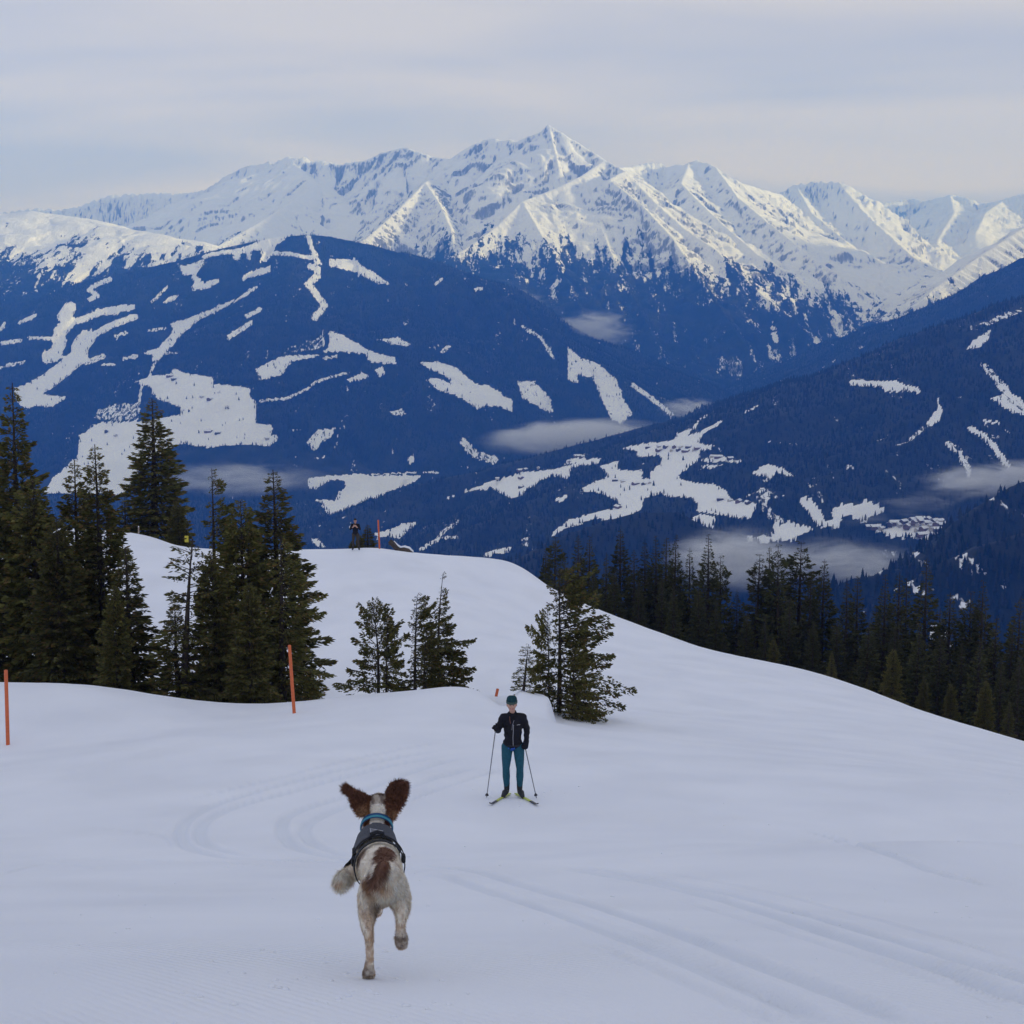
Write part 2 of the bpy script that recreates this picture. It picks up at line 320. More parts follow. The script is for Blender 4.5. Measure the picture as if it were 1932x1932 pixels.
area(M, 'a', [(1580, 965), (1650, 960), (1720, 985), (1790, 1045), (1840, 1050), (1932, 1110), (1932, 1150), (1870, 1130), (1830, 1125), (1800, 1140), (1740, 1100), (1660, 1072), (1605, 1032), (1640, 1020), (1700, 1045), (1690, 1020), (1620, 992)], .82)
area(M, 'a', [(1150, 1270), (1190, 1220), (1262, 1208), (1250, 1240), (1180, 1300)], .58)
area(M, 'a', [(1465, 1150), (1520, 1138), (1532, 1162), (1480, 1165)], .6); area(M, 'a', [(1535, 1320), (1560, 1310), (1560, 1345), (1540, 1345)], .8)
strip(M, 'a', [(860, 870), (900, 845), (945, 815)], 18, .75); strip(M, 'a', [(930, 792), (978, 765)], 17, .75)
strip(M, 'a', [(1745, 1265), (1790, 1310), (1860, 1332)], 34, .55); strip(M, 'a', [(1640, 670), (1665, 650)], 10, .7); strip(M, 'a', [(1790, 690), (1815, 685)], 14, .7)
strip(M, 'a', [(1665, 925), (1690, 905)], 16, .6); strip(M, 'a', [(1180, 1325), (1220, 1320)], 10, .5); strip(M, 'a', [(1095, 1220), (1130, 1218)], 8, .5)
area(M, 'b', [(25, 1035), (90, 1035), (150, 1100), (158, 1155), (110, 1140), (40, 1095)], .66)
area(M, 'b', [(210, 900), (260, 945), (330, 968), (400, 1030), (425, 1100), (462, 1160), (420, 1195), (380, 1185), (338, 1100), (308, 1022), (250, 1012), (255, 1045), (215, 1035), (212, 960)], .66)
strip('spur', 'b', [(455, 930), (490, 975), (520, 1012)], 22, .85); strip(M, 'b', [(460, 1050), (530, 1100), (605, 1160)], 18, .68)
strip('spur', 'b', [(580, 990), (620, 1040), (670, 1095)], 14, .7); strip('spur', 'b', [(570, 1075), (590, 1110), (612, 1155)], 20, .75)
strip('spur', 'b', [(1165, 780), (1240, 850), (1330, 935)], 26, .8); strip('spur', 'b', [(1150, 880), (1200, 930), (1260, 990)], 24, .66)
strip('spur', 'b', [(985, 830), (1000, 880)], 22, .7); strip('spur', 'b', [(970, 900), (985, 950)], 14, .6); strip('spur', 'b', [(185, 655), (155, 680), (160, 715)], 12, .7)
strip(M, 'b', [(15, 815), (60, 840), (110, 870), (160, 945)], 14, .6)
V0 = 'valley'
area(V0, 'e', [(350, 110), (450, 100), (590, 88), (800, 95), (1140, 92), (1060, 150), (950, 185), (880, 215), (860, 240), (740, 270), (620, 320), (520, 368), (470, 350), (430, 290), (390, 255), (450, 260), (530, 270), (560, 210), (600, 180), (600, 130), (500, 120), (460, 150), (400, 190), (340, 170)], 1)
area(V0, 'e', [(360, 530), (410, 530), (460, 590), (400, 590)], 1); strip(V0, 'e', [(760, 85), (1250, 70)], 9, .7)
H = 'hillside'
area(H, 'c', [(960, 305), (1010, 290), (1140, 270), (1200, 265), (1270, 250), (1285, 215), (1370, 185), (1350, 225), (1440, 205), (1420, 250), (1415, 280), (1520, 288), (1480, 310), (1420, 320), (1420, 370), (1350, 420), (1290, 460), (1300, 490), (1400, 510), (1500, 515), (1580, 555), (1590, 590), (1620, 620), (1760, 635), (1720, 725), (1600, 715), (1500, 695), (1400, 680), (1410, 640), (1380, 600), (1310, 590), (1260, 600), (1180, 575), (1110, 590), (1090, 600), (1070, 670), (1000, 705), (930, 730), (800, 720), (700, 755), (600, 790), (540, 830), (540, 800), (640, 730), (800, 685), (900, 665), (950, 640), (900, 600), (820, 570), (700, 555), (760, 515), (870, 470), (860, 440), (820, 410), (930, 380), (925, 430), (1080, 440), (1070, 490), (1120, 480), (1130, 440), (1190, 390), (1190, 345), (1080, 350), (1040, 350), (1050, 320)])
area(H, 'c', [(0, 560), (80, 540), (200, 490), (300, 465), (360, 445), (440, 440), (540, 430), (620, 410), (700, 385), (780, 360), (830, 365), (800, 400), (700, 405), (650, 430), (630, 490), (580, 470), (470, 490), (440, 520), (370, 560), (360, 585), (280, 598), (210, 560), (180, 540)])
area(H, 'c', [(600, 400), (640, 365), (740, 345), (740, 375), (640, 400)], .7)
strip(H, 'c', [(1385, 180), (1410, 140), (1455, 110)], 16, .9); strip(H, 'c', [(1430, 205), (1490, 175), (1545, 145)], 18, .9)
strip(H, 'c', [(1680, 95), (1715, 72), (1760, 52)], 12, .9)
area(H, 'c', [(555, 610), (620, 582), (625, 600), (570, 622)]); area(H, 'c', [(1355, 730), (1420, 695), (1520, 715), (1490, 790), (1430, 760)])
area(H, 'c', [(1425, 375), (1500, 350), (1600, 360), (1690, 385), (1640, 390), (1540, 380), (1480, 390)]); area(H, 'c', [(1400, 430), (1440, 400), (1560, 400), (1480, 430)], .6)
area(H, 'd', [(30, 520), (150, 465), (250, 490), (345, 555), (300, 545), (200, 530), (150, 585), (110, 540)], .9)
strip(H, 'd', [(0, 690), (60, 660), (130, 640)], 14, .6); strip(H, 'd', [(0, 95), (75, 62)], 16, .9)
area(H, 'd', [(0, 740), (75, 740), (60, 790), (20, 855), (0, 850)])
area(H, 'd', [(100, 620), (280, 680), (220, 700), (150, 720), (220, 820), (380, 880), (480, 900), (380, 910), (150, 860), (60, 700)], .50)
area(H, 'd', [(360, 700), (440, 700), (500, 780), (560, 870), (600, 840), (590, 790), (660, 745), (800, 745), (820, 720), (960, 760), (960, 810), (880, 830), (820, 870), (760, 850), (720, 820), (660, 850), (640, 900), (520, 905), (470, 870), (420, 790)])
area(H, 'd', [(0, 970), (150, 960), (190, 920), (180, 880), (300, 890), (440, 910), (480, 915), (360, 970), (320, 1000), (100, 1010), (0, 1000)], .95)
area(H, 'd', [(840, 915), (960, 905), (1050, 880), (1180, 850), (1260, 870), (1380, 850), (1400, 880), (1380, 950), (1340, 980), (1310, 1060), (1200, 1050), (1210, 1000), (1130, 950), (1110, 980), (980, 960), (960, 940)])
area(H, 'd', [(860, 1090), (940, 1060), (1100, 1060), (1130, 1100), (1300, 1060), (1430, 1090), (1380, 1130), (1100, 1140), (960, 1120)], .42)
area(H, 'd', [(1258, 170), (1340, 60), (1370, 80), (1355, 150), (1270, 205)]); strip(H, 'd', [(1338, 0), (1338, 60)], 12, .6)
strip(H, 'd', [(1140, 290), (1230, 215)], 30, .5); strip(H, 'd', [(1040, 330), (1120, 310)], 10, .6); strip(H, 'd', [(905, 305), (985, 270)], 14, .5); strip(H, 'd', [(150, 310), (350, 325)], 18, .42)
strip(H, 'd', [(1560, 215), (1640, 260), (1720, 340), (1770, 410), (1820, 475)], 40, .8); strip(H, 'd', [(1405, 325), (1470, 370), (1510, 440), (1540, 490), (1555, 560)], 44, .58)
area(H, 'd', [(1690, 0), (1900, 0), (1960, 60), (1932, 120), (1850, 110), (1760, 60)], .62); area(H, 'b', [(1765, 970), (1790, 965), (1932, 1120), (1932, 1165), (1860, 1140), (1800, 1100), (1850, 1085)], .58)
strip(H, 'd', [(1660, 160), (1755, 175)], 22, .62); strip(H, 'd', [(1790, 215), (1850, 265)], 16, .45); strip(H, 'd', [(705, 480), (735, 490)], 30, .5)
area(H, 'b', [(1715, 915), (1740, 880), (1805, 845), (1800, 880), (1760, 910)], .95); strip(H, 'b', [(1285, 1040), (1340, 1045), (1440, 1045), (1530, 1070)], 22, .85); area(H, 'b', [(1380, 1045), (1450, 1035), (1500, 1070), (1410, 1075)], .9)
strip(H, 'b', [(1600, 1075), (1610, 1130)], 8, .5); area(H, 'b', [(1740, 830), (1850, 780), (1932, 755), (1932, 775), (1800, 825)], .5)
area(H, 'e', [(790, 490), (880, 480), (1000, 430), (1080, 418), (1100, 430), (1060, 470), (980, 530), (900, 520), (840, 520)], .9)
strip(H, 'e', [(1130, 608), (1200, 560), (1280, 530), (1380, 520)], 26, .66); strip(H, 'e', [(1240, 530), (1290, 480), (1390, 415)], 26, .55)
area(H, 'e', [(1545, 650), (1620, 620), (1755, 595), (1750, 620), (1640, 640), (1610, 660)], .85); area(H, 'e', [(1810, 530), (1890, 520), (1850, 600)], .5)
strip(H, 'e', [(1290, 258), (1380, 225), (1500, 185)], 9, .9)

def pip(px, py, poly):
    ins = np.zeros(px.shape, dtype=bool); n = len(poly); j = n-1
    for i in range(n):
        xi, yi = poly[i]; xj, yj = poly[j]
        if yi != yj:
            c = ((yi > py) != (yj > py)) & (px < (xj-xi)*(py-yi)/(yj-yi)+xi); ins ^= c
        j = i
    return ins
def clearing_value(px, py, zone_of):
    """0 = closed wood, 1 = open snow; zone_of gives each point's zone name index"""
    out = np.zeros(px.shape, dtype=np.float32)
    jx = pn(px/9, py/9, 50)+0.5*pn(px/4, py/4, 51); jy = pn(px/9, py/9, 52)+0.5*pn(px/4, py/4, 53)
    for zone, pts, w, val, jit in CLEAR:
        pad = 8+(w or 0)
        lo = pts.min(0)-pad; hi = pts.max(0)+pad
        s = np.nonzero((px > lo[0]) & (px < hi[0]) & (py > lo[1]) & (py < hi[1]) & (zone_of == zone))[0]
        if len(s) == 0: continue
        x = px[s]+jx[s]*jit; y = py[s]+jy[s]*jit*0.7
        if w is None: m = pip(x, y, pts)
        else:
            dm = np.full(len(s), 1e9)
            for i in range(len(pts)-1):
                v = pts[i+1]-pts[i]; L2 = max(1e-6, float(v@v))
                t = np.clip(((x-pts[i, 0])*v[0]+(y-pts[i, 1])*v[1])/L2, 0, 1)
                dm = np.minimum(dm, np.hypot(x-pts[i, 0]-t*v[0], y-pts[i, 1]-t*v[1]))
            m = dm < w*0.5
        out[s] = np.where(m, np.maximum(out[s], val), out[s])
    return out
ZT_X = [-300, 0, 400, 640, 850, 900, 1000, 1100, 1200, 1400, 1550, 1650, 1750, 1932, 2300]
ZT_Z = [60, 60, 60, 40, 70, 110, 105, 70, 20, -90, -200, -350, -300, -180, -100]
names_of = np.array([r['name'] for r in RIDGES]+['valley'])
def snow_cover(X, Y, Z, wid, slope):
    """0 wood .. 1 open snow, and a rock value, for points of the far land"""
    px, py, _ = proj(X, Y, Z)
    nm = names_of[wid]
    cover = np.zeros(X.shape, dtype=np.float32)
    high = np.isin(nm, ['range', 'spur', 'side_slope', 'plateau'])
    zt = np.interp(px, ZT_X, ZT_Z)
    zt = np.where(nm == 'plateau', np.interp(px, [-200, 0, 200, 400], [40, 30, 20, 10]), zt)
    st = fbm(X/150, Y/700, 4, 60)*260+fbm(X/30, Y/170, 3, 66)*210
    c1 = 0.5+(Z-zt+st)/np.where(nm == 'plateau', 300, 430)
    cover = np.where(high, np.clip(c1, 0.0, 1.0), cover)
    thin = fbm(X/60, Y/300, 3, 70)
    cover = np.where(high, np.maximum(cover, np.clip(0.22+0.52*thin, 0, .47)), np.clip(0.12+0.46*thin, 0, .37))
    cl = clearing_value(px, py, nm)
    cl2 = clearing_value(px, py, np.where(np.isin(nm, ['forest_mountain', 'valley', 'hillside']), 'valley', nm))
    cover = np.maximum(cover, np.maximum(cl, cl2))
    foot = nm == 'foothill'
    streak = sstep(.22, .55, fbm(X/55+Z/40, Y/90, 4, 75)+0.1)
    cover = np.where(foot, np.maximum(cover, np.where(px > 1600, .56, .25)*streak), cover)
    rock = np.where(np.isin(nm, ['range', 'spur', 'side_slope']), sstep(.62, 1.45, .85*slope+0.60*fbm(X/26, Y/80, 4, 80, .65)+.45*fbm(X/500, Y/700, 2, 84)-.05)*.8, 0)
    return cover, rock

FAR = []            # (name, Y rows)
cols = np.concatenate([np.linspace(-900, -70, 22, endpoint=False), np.linspace(-70, 2002, 872, endpoint=False), np.linspace(2002, 2900, 24)])
def far_band(name, Yr):
    Yg = np.repeat(Yr[:, None], len(cols), 1); Xg = (cols[None, :]-966)/FPX*Yg*1.012
    Z, wid, wd = far_height(Xg, Yg)
    gy = np.gradient(Z, axis=0)/np.gradient(Yg, axis=0); gx = np.gradient(Z, axis=1)/np.maximum(1e-3, np.gradient(Xg, axis=1))
    slope = np.hypot(gx, gy)
    cover, rock = snow_cover(Xg.ravel(), Yg.ravel(), Z.ravel(), wid.ravel(), slope.ravel())
    me = mesh_np(name, np.stack([Xg, Yg, Z], -1).reshape(-1, 3), grid_faces(*Z.shape), smooth=True)
    add_attr(me, 'snow_cover', cover); add_attr(me, 'rock', rock)
    o = link_mesh(name, me, MAT_FAR); o['kind'] = 'structure'
    return o

m, n, l, b = new_mat('mountain_land')
MAT_FAR = m
at = n.new('ShaderNodeAttribute'); at.attribute_name = 'snow_cover'
ar = n.new('ShaderNodeAttribute'); ar.attribute_name = 'rock'
ge = n.new('ShaderNodeNewGeometry')
mpg = n.new('ShaderNodeMapping'); mpg.inputs['Scale'].default_value = (1, .30, 0.40); l.new(ge.outputs['Position'], mpg.inputs['Vector'])
n1 = n.new('ShaderNodeTexNoise'); n1.inputs['Scale'].default_value = 0.085; n1.inputs['Detail'].default_value = 3; n1.inputs['Roughness'].default_value = .65
l.new(mpg.outputs[0], n1.inputs['Vector'])
def mnode(op, a, b_, c=None):
    q = n.new('ShaderNodeMath'); q.operation = op
    for i, v in enumerate((a, b_, c)):
        if v is None: continue
        if isinstance(v, (int, float)): q.inputs[i].default_value = v
        else: l.new(v, q.inputs[i])
    return q.outputs[0]
nz = mnode('MULTIPLY_ADD', n1.outputs['Fac'], 1.1, -0.55)
mr = n.new('ShaderNodeMapRange'); mr.interpolation_type = 'SMOOTHSTEP'; mr.inputs['From Min'].default_value = .44; mr.inputs['From Max'].default_value = .56
l.new(mnode('ADD', at.outputs['Fac'], nz), mr.inputs['Value'])
mr2 = n.new('ShaderNodeMapRange'); mr2.interpolation_type = 'SMOOTHSTEP'; mr2.inputs['From Min'].default_value = .30; mr2.inputs['From Max'].default_value = .85
l.new(mnode('ADD', ar.outputs['Fac'], nz), mr2.inputs['Value'])
n2 = n.new('ShaderNodeTexNoise'); n2.inputs['Scale'].default_value = 0.01; n2.inputs['Detail'].default_value = 4; l.new(ge.outputs['Position'], n2.inputs['Vector'])
fr_ = n.new('ShaderNodeValToRGB'); fr_.color_ramp.elements[0].color = (.006, .010, .010, 1); fr_.color_ramp.elements[1].color = (.032, .034, .029, 1)
fr_.color_ramp.elements[0].position = .35; fr_.color_ramp.elements[1].position = .7
l.new(n2.outputs['Fac'], fr_.inputs[0])
mx = n.new('ShaderNodeMix'); mx.data_type = 'RGBA'; l.new(mr.outputs[0], mx.inputs['Factor']); l.new(fr_.outputs[0], mx.inputs['A']); mx.inputs['B'].default_value = (.93, .93, .94, 1)
mx2 = n.new('ShaderNodeMix'); mx2.data_type = 'RGBA'; l.new(mnode('MULTIPLY', mr2.outputs[0], mr.outputs[0]), mx2.inputs['Factor']); l.new(mx.outputs['Result'], mx2.inputs['A']); mx2.inputs['B'].default_value = (.25, .25, .26, 1)
l.new(mx2.outputs['Result'], b.inputs['Base Color'])
b.inputs['Roughness'].default_value = .8; b.inputs['Specular IOR Level'].default_value = .1
bp = n.new('ShaderNodeBump'); bp.inputs['Strength'].default_value = .6; bp.inputs['Distance'].default_value = 9.0
l.new(n1.outputs['Fac'], bp.inputs['Height']); l.new(bp.outputs[0], b.inputs['Normal'])

far_band('mountain_range', np.concatenate([np.linspace(9600, 13500, 290, endpoint=False), np.linspace(13500, 19500, 130)]))
far_band('forested_mountain', np.linspace(6300, 9600, 260))
far_band('wooded_hillside', np.concatenate([np.linspace(1900, 3300, 80, endpoint=False), np.linspace(3300, 6300, 210)]))
far_band('valley_slope', np.linspace(120, 1900, 40))

# unseen ridge added on the right to keep low sun off near slopes
def shade_ridge():
    t = np.array([-SUN_DIR.x, -SUN_DIR.y]); t /= np.linalg.norm(t); nn = np.array([-t[1], t[0]])
    if nn[1] < 0: nn = -nn
    L = np.linspace(-6000, 9600, 79); W = np.linspace(-1900, 1900, 39)
    Lg, Wg = np.meshgrid(L, W, indexing='ij')
    top = np.interp(L, [-6000, -4000, 0, 4000, 7000, 8500, 9000, 9600], [-500, 900, 1250, 1400, SHADE_H, SHADE_H, 300, -900])[:, None]+fbm(Lg/900, Wg*0, 3, 91)*60
    base = -500
    Z = top-0.75*np.abs(Wg)*(1+0.25*fbm(Lg/500, Wg/500, 3, 92))
    Z = np.maximum(Z, base-300)
    X = t[0]*(-5200+Wg)+nn[0]*Lg; Y = t[1]*(-5200+Wg)+nn[1]*Lg
    me = mesh_np('added_shade_ridge', np.stack([X, Y, Z], -1).reshape(-1, 3), grid_faces(*Z.shape), smooth=True)
    add_attr(me, 'snow_cover', np.clip(.5+Z/600, 0, 1)); add_attr(me, 'rock', Z*0)
    o = link_mesh('added_shade_ridge', me, MAT_FAR); o['kind'] = 'structure'
SHADE_H = 965
shade_ridge()
# ------------------------------------------------------------------ the snow slope: a thin-plate surface through points read off the photograph
CTRL_PX = [  # (px, py, depth)
 (968, 1500, 28.5), (700, 1500, 28.5), (300, 1500, 29.5), (0, 1500, 30.5), (1300, 1500, 29.5), (1600, 1500, 30.0), (1932, 1500, 31.0),
 (968, 1390, 38.5), (700, 1390, 37.5), (560, 1345, 46), (300, 1400, 38), (1300, 1390, 46), (1600, 1420, 45), (1932, 1450, 47),
 (14, 1405, 42), (200, 1345, 45), (-200, 1400, 42),
 (-250, 1285, 50), (-100, 1286, 50), (0, 1288, 50), (100, 1289, 50), (200, 1296, 49.5), (330, 1317, 49), (400, 1329, 48.5), (460, 1341, 48),
 (550, 1330, 48.3), (640, 1318, 47.5), (700, 1313, 47), (780, 1303, 46.5), (868, 1297, 46), (905, 1305, 46.2), (928, 1322, 46.5), (945, 1338, 46.5),
 (1060, 1368, 46), (1120, 1360, 48.5), (1250, 1345, 58), (1100, 1300, 64), (960, 1312, 55),
 # knoll
 (620, 1285, 69), (720, 1285, 69), (850, 1270, 69), (960, 1250, 70), (620, 1150, 80), (760, 1150, 80), (900, 1150, 82), (1050, 1200, 83), (620, 1065, 88), (760, 1062, 88), (900, 1080, 90),
 (560, 1037, 91), (600, 1036, 91), (660, 1035, 91), (700, 1033, 91.5), (760, 1040, 92), (840, 1047, 93), (920, 1054, 93), (970, 1063, 94), (1000, 1080, 94), (1035, 1106, 94), (1100, 1138, 94), (1200, 1178, 94), (1280, 1208, 94), (1350, 1236, 94), (1400, 1250, 93), (1480, 1263, 92), (1560, 1281, 90), (1650, 1309, 87), (1740, 1345, 84), (1830, 1380, 81), (1932, 1409, 77), (2100, 1460, 72),
 (500, 1040, 92), (420, 1037, 93), (340, 1030, 94), (290, 1016, 96), (235, 1009, 97), (100, 1004, 98), (0, 1003, 99), (-150, 1002, 100), (300, 1120, 84), (100, 1100, 84),
 # falling away behind the crest
 (1932, 1600, 20), (1400, 1320, 66), (1700, 1370, 60)]
CTRL_W = [(0, 0, 0), (-2.5, 0, .0), (2.5, 0, -.02), (0, -6, 2.0), (-8, -6, 2.0), (8, -6, 2.0), (-9, 2, -.4), (9, 2, -.5),
 (0, 5.9, -1.18), (-2.2, 5.9, -1.16), (2.2, 5.9, -1.2), (0, 10, -2.68), (-3.6, 10, -2.7), (3.8, 10, -2.75), (0, 15, -4.45), (-5, 15, -4.5), (5.5, 15, -4.6), (0, 20, -6.05), (-7, 20, -6.2), (7, 20, -6.3), (0, 24.5, -7.3),
 (-9, 60, -17.0), (-22, 60, -17.0), (-9, 66, -17.3), (-20, 72, -17.3)]
cpts = [P(*c) for c in CTRL_PX]+[np.array(c, dtype=float) for c in CTRL_W]
for px, py, d in CTRL_PX:
    if d > 76 and d < 101 and py < 1465 and py not in (1150, 1200, 1285, 1080, 1065, 1062, 1120, 1100):
        q = P(px, py, d)
        for e, dz in ((5, 2.2), (14, 8.0), (30, 18.5), (60, 36)):
            k = (q[1]+e)/q[1]
            cpts.append(np.array([q[0]*k, q[1]+e, q[2]-dz]))
cpts = np.array(cpts)
def nw(x, y):
    return np.stack([x/(y+9.0)*1.0, np.log(np.maximum(y+9.0, .5))*1.0], -1)
cq = nw(cpts[:, 0], cpts[:, 1])
def tps_u(r2): return np.where(r2 > 1e-12, r2*np.log(np.maximum(r2, 1e-12)), 0.0)
_n = len(cpts)
_A = np.zeros((_n+3, _n+3)); _A[:_n, :_n] = tps_u(((cq[:, None]-cq[None])**2).sum(-1))+np.eye(_n)*2e-6
_A[:_n, _n] = 1; _A[:_n, _n+1:] = cq; _A[_n:, :_n] = _A[:_n, _n:].T
_w = np.linalg.solve(_A, np.concatenate([cpts[:, 2], np.zeros(3)]))
def sbox(x, a, b, s): return sstep(a-s, a+s, x)*(1-sstep(b-s, b+s, x))
_bm = P(1012, 1362, 45.0)
def near_z(x, y, fine=True):
    x = np.asarray(x, dtype=float); y = np.asarray(y, dtype=float); sh = x.shape
    x = x.ravel(); y = y.ravel(); out = np.empty(len(x))
    for i in range(0, len(x), 20000):
        q = nw(x[i:i+20000], y[i:i+20000])
        r2 = (q[:, None, 0]-cq[None, :, 0])**2+(q[:, None, 1]-cq[None, :, 1])**2
        out[i:i+20000] = tps_u(r2)@_w[:_n]+_w[_n]+q@_w[_n+1:]
    # the small drift beside the skier, cut steep on its right
    lx = x-_bm[0]; ly = y-_bm[1]
    hgt = sstep(-1.05, -.35, lx)*(1-sstep(.30, .62, lx+0.05*np.sin(ly*3)))*sstep(-.4, 1.3, ly)*(1-sstep(2.2, 4.5, ly))
    out += 0.78*hgt
    if fine:
        s = np.clip(y/20, .25, 1.3)
        out += (fbm(x/4.5, y/5.0, 3, 31)*.020+fbm(x/.9, y/1.4, 2, 35)*.010)*s
    return out.reshape(sh)
def ground_hit(px, py, dmin=3.0, dmax=130.0):
    t = np.concatenate([np.linspace(dmin, 30, 500), np.linspace(30, dmax, 900)])
    pts = np.array([P(px, py, 1.0)])-np.array([[0, 0, CAMZ]])
    q = np.array([0, 0, CAMZ])+t[:, None]*pts
    below = q[:, 2] < near_z(q[:, 0], q[:, 1], False)
    i = int(np.argmax(below)) if below.any() else len(t)-1
    return q[i]
# ---- ski tracks pressed into the piste
TRACKS = [  # traced along the ground; (points, half width m, depth m)
 ([(770, 1632), (800, 1634), (900, 1644), (1000, 1674), (1150, 1719), (1300, 1769), (1450, 1828), (1600, 1884), (1720, 1932)], .070, .044),
 ([(800, 1642), (860, 1660), (960, 1695), (1100, 1741), (1230, 1790), (1400, 1860), (1560, 1930)], .070, .042),
 ([(1040, 1632), (1120, 1640), (1200, 1652), (1400, 1694), (1600, 1750), (1750, 1795), (1932, 1850), (2050, 1890)], .074, .045),
 ([(1020, 1636), (1100, 1645), (1250, 1670), (1420, 1716), (1600, 1775), (1800, 1840), (1932, 1886), (2050, 1925)], .074, .045),
 ([(900, 1408), (800, 1420), (700, 1440), (500, 1490), (385, 1530), (345, 1560), (350, 1595), (410, 1615), (500, 1622), (640, 1626), (770, 1632)], .082, .040),
 ([(900, 1418), (760, 1440), (640, 1470), (460, 1520), (390, 1550), (378, 1578), (400, 1600), (470, 1616)], .082, .040),
 ([(920, 1425), (830, 1440), (660, 1500), (555, 1535), (532, 1565), (555, 1598), (620, 1615), (700, 1628), (800, 1642)], .082, .040),
 ([(930, 1440), (850, 1460), (720, 1500), (610, 1540), (575, 1565), (590, 1592), (640, 1610), (700, 1620)], .082, .038),
 ([(1090, 1770), (1250, 1835), (1400, 1900), (1470, 1932)], .035, .018),
 ([(1250, 1690), (1450, 1750), (1700, 1830), (1932, 1910)], .035, .016),
 ([(1000, 1700), (1200, 1765), (1400, 1845), (1520, 1900)], .03, .014), ([(860, 1395), (700, 1425), (520, 1470), (350, 1510)], .045, .03), ([(960, 1450), (860, 1478), (760, 1515)], .045, .026), ([(150, 1560), (300, 1575), (330, 1600)], .04, .02), ([(1500, 1560), (1640, 1600), (1760, 1645), (1860, 1670)], .06, .04), ([(1180, 1640), (1400, 1672), (1650, 1735), (1932, 1815)], .03, .02),
 ([(0, 1618), (200, 1622), (420, 1628), (640, 1640)], .035, .018), ([(0, 1650), (90, 1630), (190, 1640)], .035, .018)]
def catmull(p, n=14):
    p = np.array(p, dtype=float); q = np.vstack([2*p[0]-p[1], p, 2*p[-1]-p[-2]]); out = []
    for i in range(1, len(q)-2):
        for t in np.linspace(0, 1, n, endpoint=False):
            a, b, c, d = q[i-1:i+3]
            out.append(.5*((2*b)+(-a+c)*t+(2*a-5*b+4*c-d)*t*t+(-a+3*b-3*c+d)*t**3))
    out.append(p[-1]); return np.array(out)
trk = [(np.array([ground_hit(*q)[:2] for q in catmull(p, 5)]), w, dp) for p, w, dp in TRACKS]
def track_dz(x, y):
    out = np.zeros(len(x)); pk = np.zeros(len(x))
    for pl, w, dp in trk:
        lo = pl.min(0)-.6; hi = pl.max(0)+.6
        s = np.nonzero((x > lo[0]) & (x < hi[0]) & (y > lo[1]) & (y < hi[1]))[0]
        if len(s) == 0: continue
        dm = np.full(len(s), 9.0); tt = np.zeros(len(s)); m = len(pl)-1
        for i in range(m):
            v = pl[i+1]-pl[i]; L2 = max(1e-9, float(v@v))
            t = np.clip(((x[s]-pl[i, 0])*v[0]+(y[s]-pl[i, 1])*v[1])/L2, 0, 1)
            d = np.hypot(x[s]-pl[i, 0]-t*v[0], y[s]-pl[i, 1]-t*v[1])
            k = d < dm; dm = np.where(k, d, dm); tt = np.where(k, (i+t)/m, tt)
        fade = sstep(0, .15, tt)*(1-sstep(.9, 1.0, tt)*.7)
        ww = w*(1+.3*(y[s] > 13))
        pk[s] = np.maximum(pk[s], fade*min(1, dp/.055)*(1-sstep(ww*.7, ww*1.35, dm)))
        out[s] += fade*(-dp*(1-sstep(ww*.55, ww*1.25, dm))+dp*.22*np.exp(-((dm-ww*1.6)/(ww*.5))**2))
    return out, pk
def near_ground():
    Yr = np.concatenate([np.linspace(-6, 3.0, 12, endpoint=False), np.exp(np.concatenate([np.linspace(math.log(3.0), math.log(7.3), 110, endpoint=False), np.linspace(math.log(7.3), math.log(23), 330, endpoint=False), np.linspace(math.log(23), math.log(135), 195)]))])
    C = np.concatenate([np.linspace(-1100, -40, 24, endpoint=False), np.linspace(-40, 1972, 530, endpoint=False), np.linspace(1972, 3000, 24)])
    Yg = np.repeat(Yr[:, None], len(C), 1); Xg = (C[None]-966)/FPX*np.maximum(2.5, Yg)*1.04
    Z = near_z(Xg, Yg)
    dz, pk = track_dz(Xg.ravel(), Yg.ravel()); Z += dz.reshape(Z.shape)
    me = mesh_np('snow_slope', np.stack([Xg, Yg, Z], -1).reshape(-1, 3), grid_faces(*Z.shape), smooth=True)
    add_attr(me, 'packed_shade', pk)
    o = link_mesh('snow_slope', me, MAT_SNOW); o['kind'] = 'structure'
m, n, l, b = new_mat('snow')
MAT_SNOW = m
ge = n.new('ShaderNodeNewGeometry')
t1 = n.new('ShaderNodeTexNoise'); t1.inputs['Scale'].default_value = 38; t1.inputs['Detail'].default_value = 5; t1.inputs['Roughness'].default_value = .7; l.new(ge.outputs['Position'], t1.inputs['Vector'])
t2 = n.new('ShaderNodeTexNoise'); t2.inputs['Scale'].default_value = .35; t2.inputs['Detail'].default_value = 4; l.new(ge.outputs['Position'], t2.inputs['Vector'])
mpg = n.new('ShaderNodeMapping'); mpg.inputs['Rotation'].default_value = (0, 0, R(-38)); l.new(ge.outputs['Position'], mpg.inputs['Vector'])
wv = n.new('ShaderNodeTexWave'); wv.wave_type = 'BANDS'; wv.bands_direction = 'X'; wv.inputs['Scale'].default_value = 6.5; wv.inputs['Distortion'].default_value = 1.2; wv.inputs['Detail'].default_value = 1.5; wv.inputs['Detail Scale'].default_value = .8
l.new(mpg.outputs[0], wv.inputs['Vector'])
t3 = n.new('ShaderNodeTexNoise'); t3.inputs['Scale'].default_value = .5; t3.inputs['Detail'].default_value = 2; l.new(ge.outputs['Position'], t3.inputs['Vector'])
wr = n.new('ShaderNodeMapRange'); wr.inputs['From Min'].default_value = .42; wr.inputs['From Max'].default_value = .62; l.new(t3.outputs['Fac'], wr.inputs['Value'])
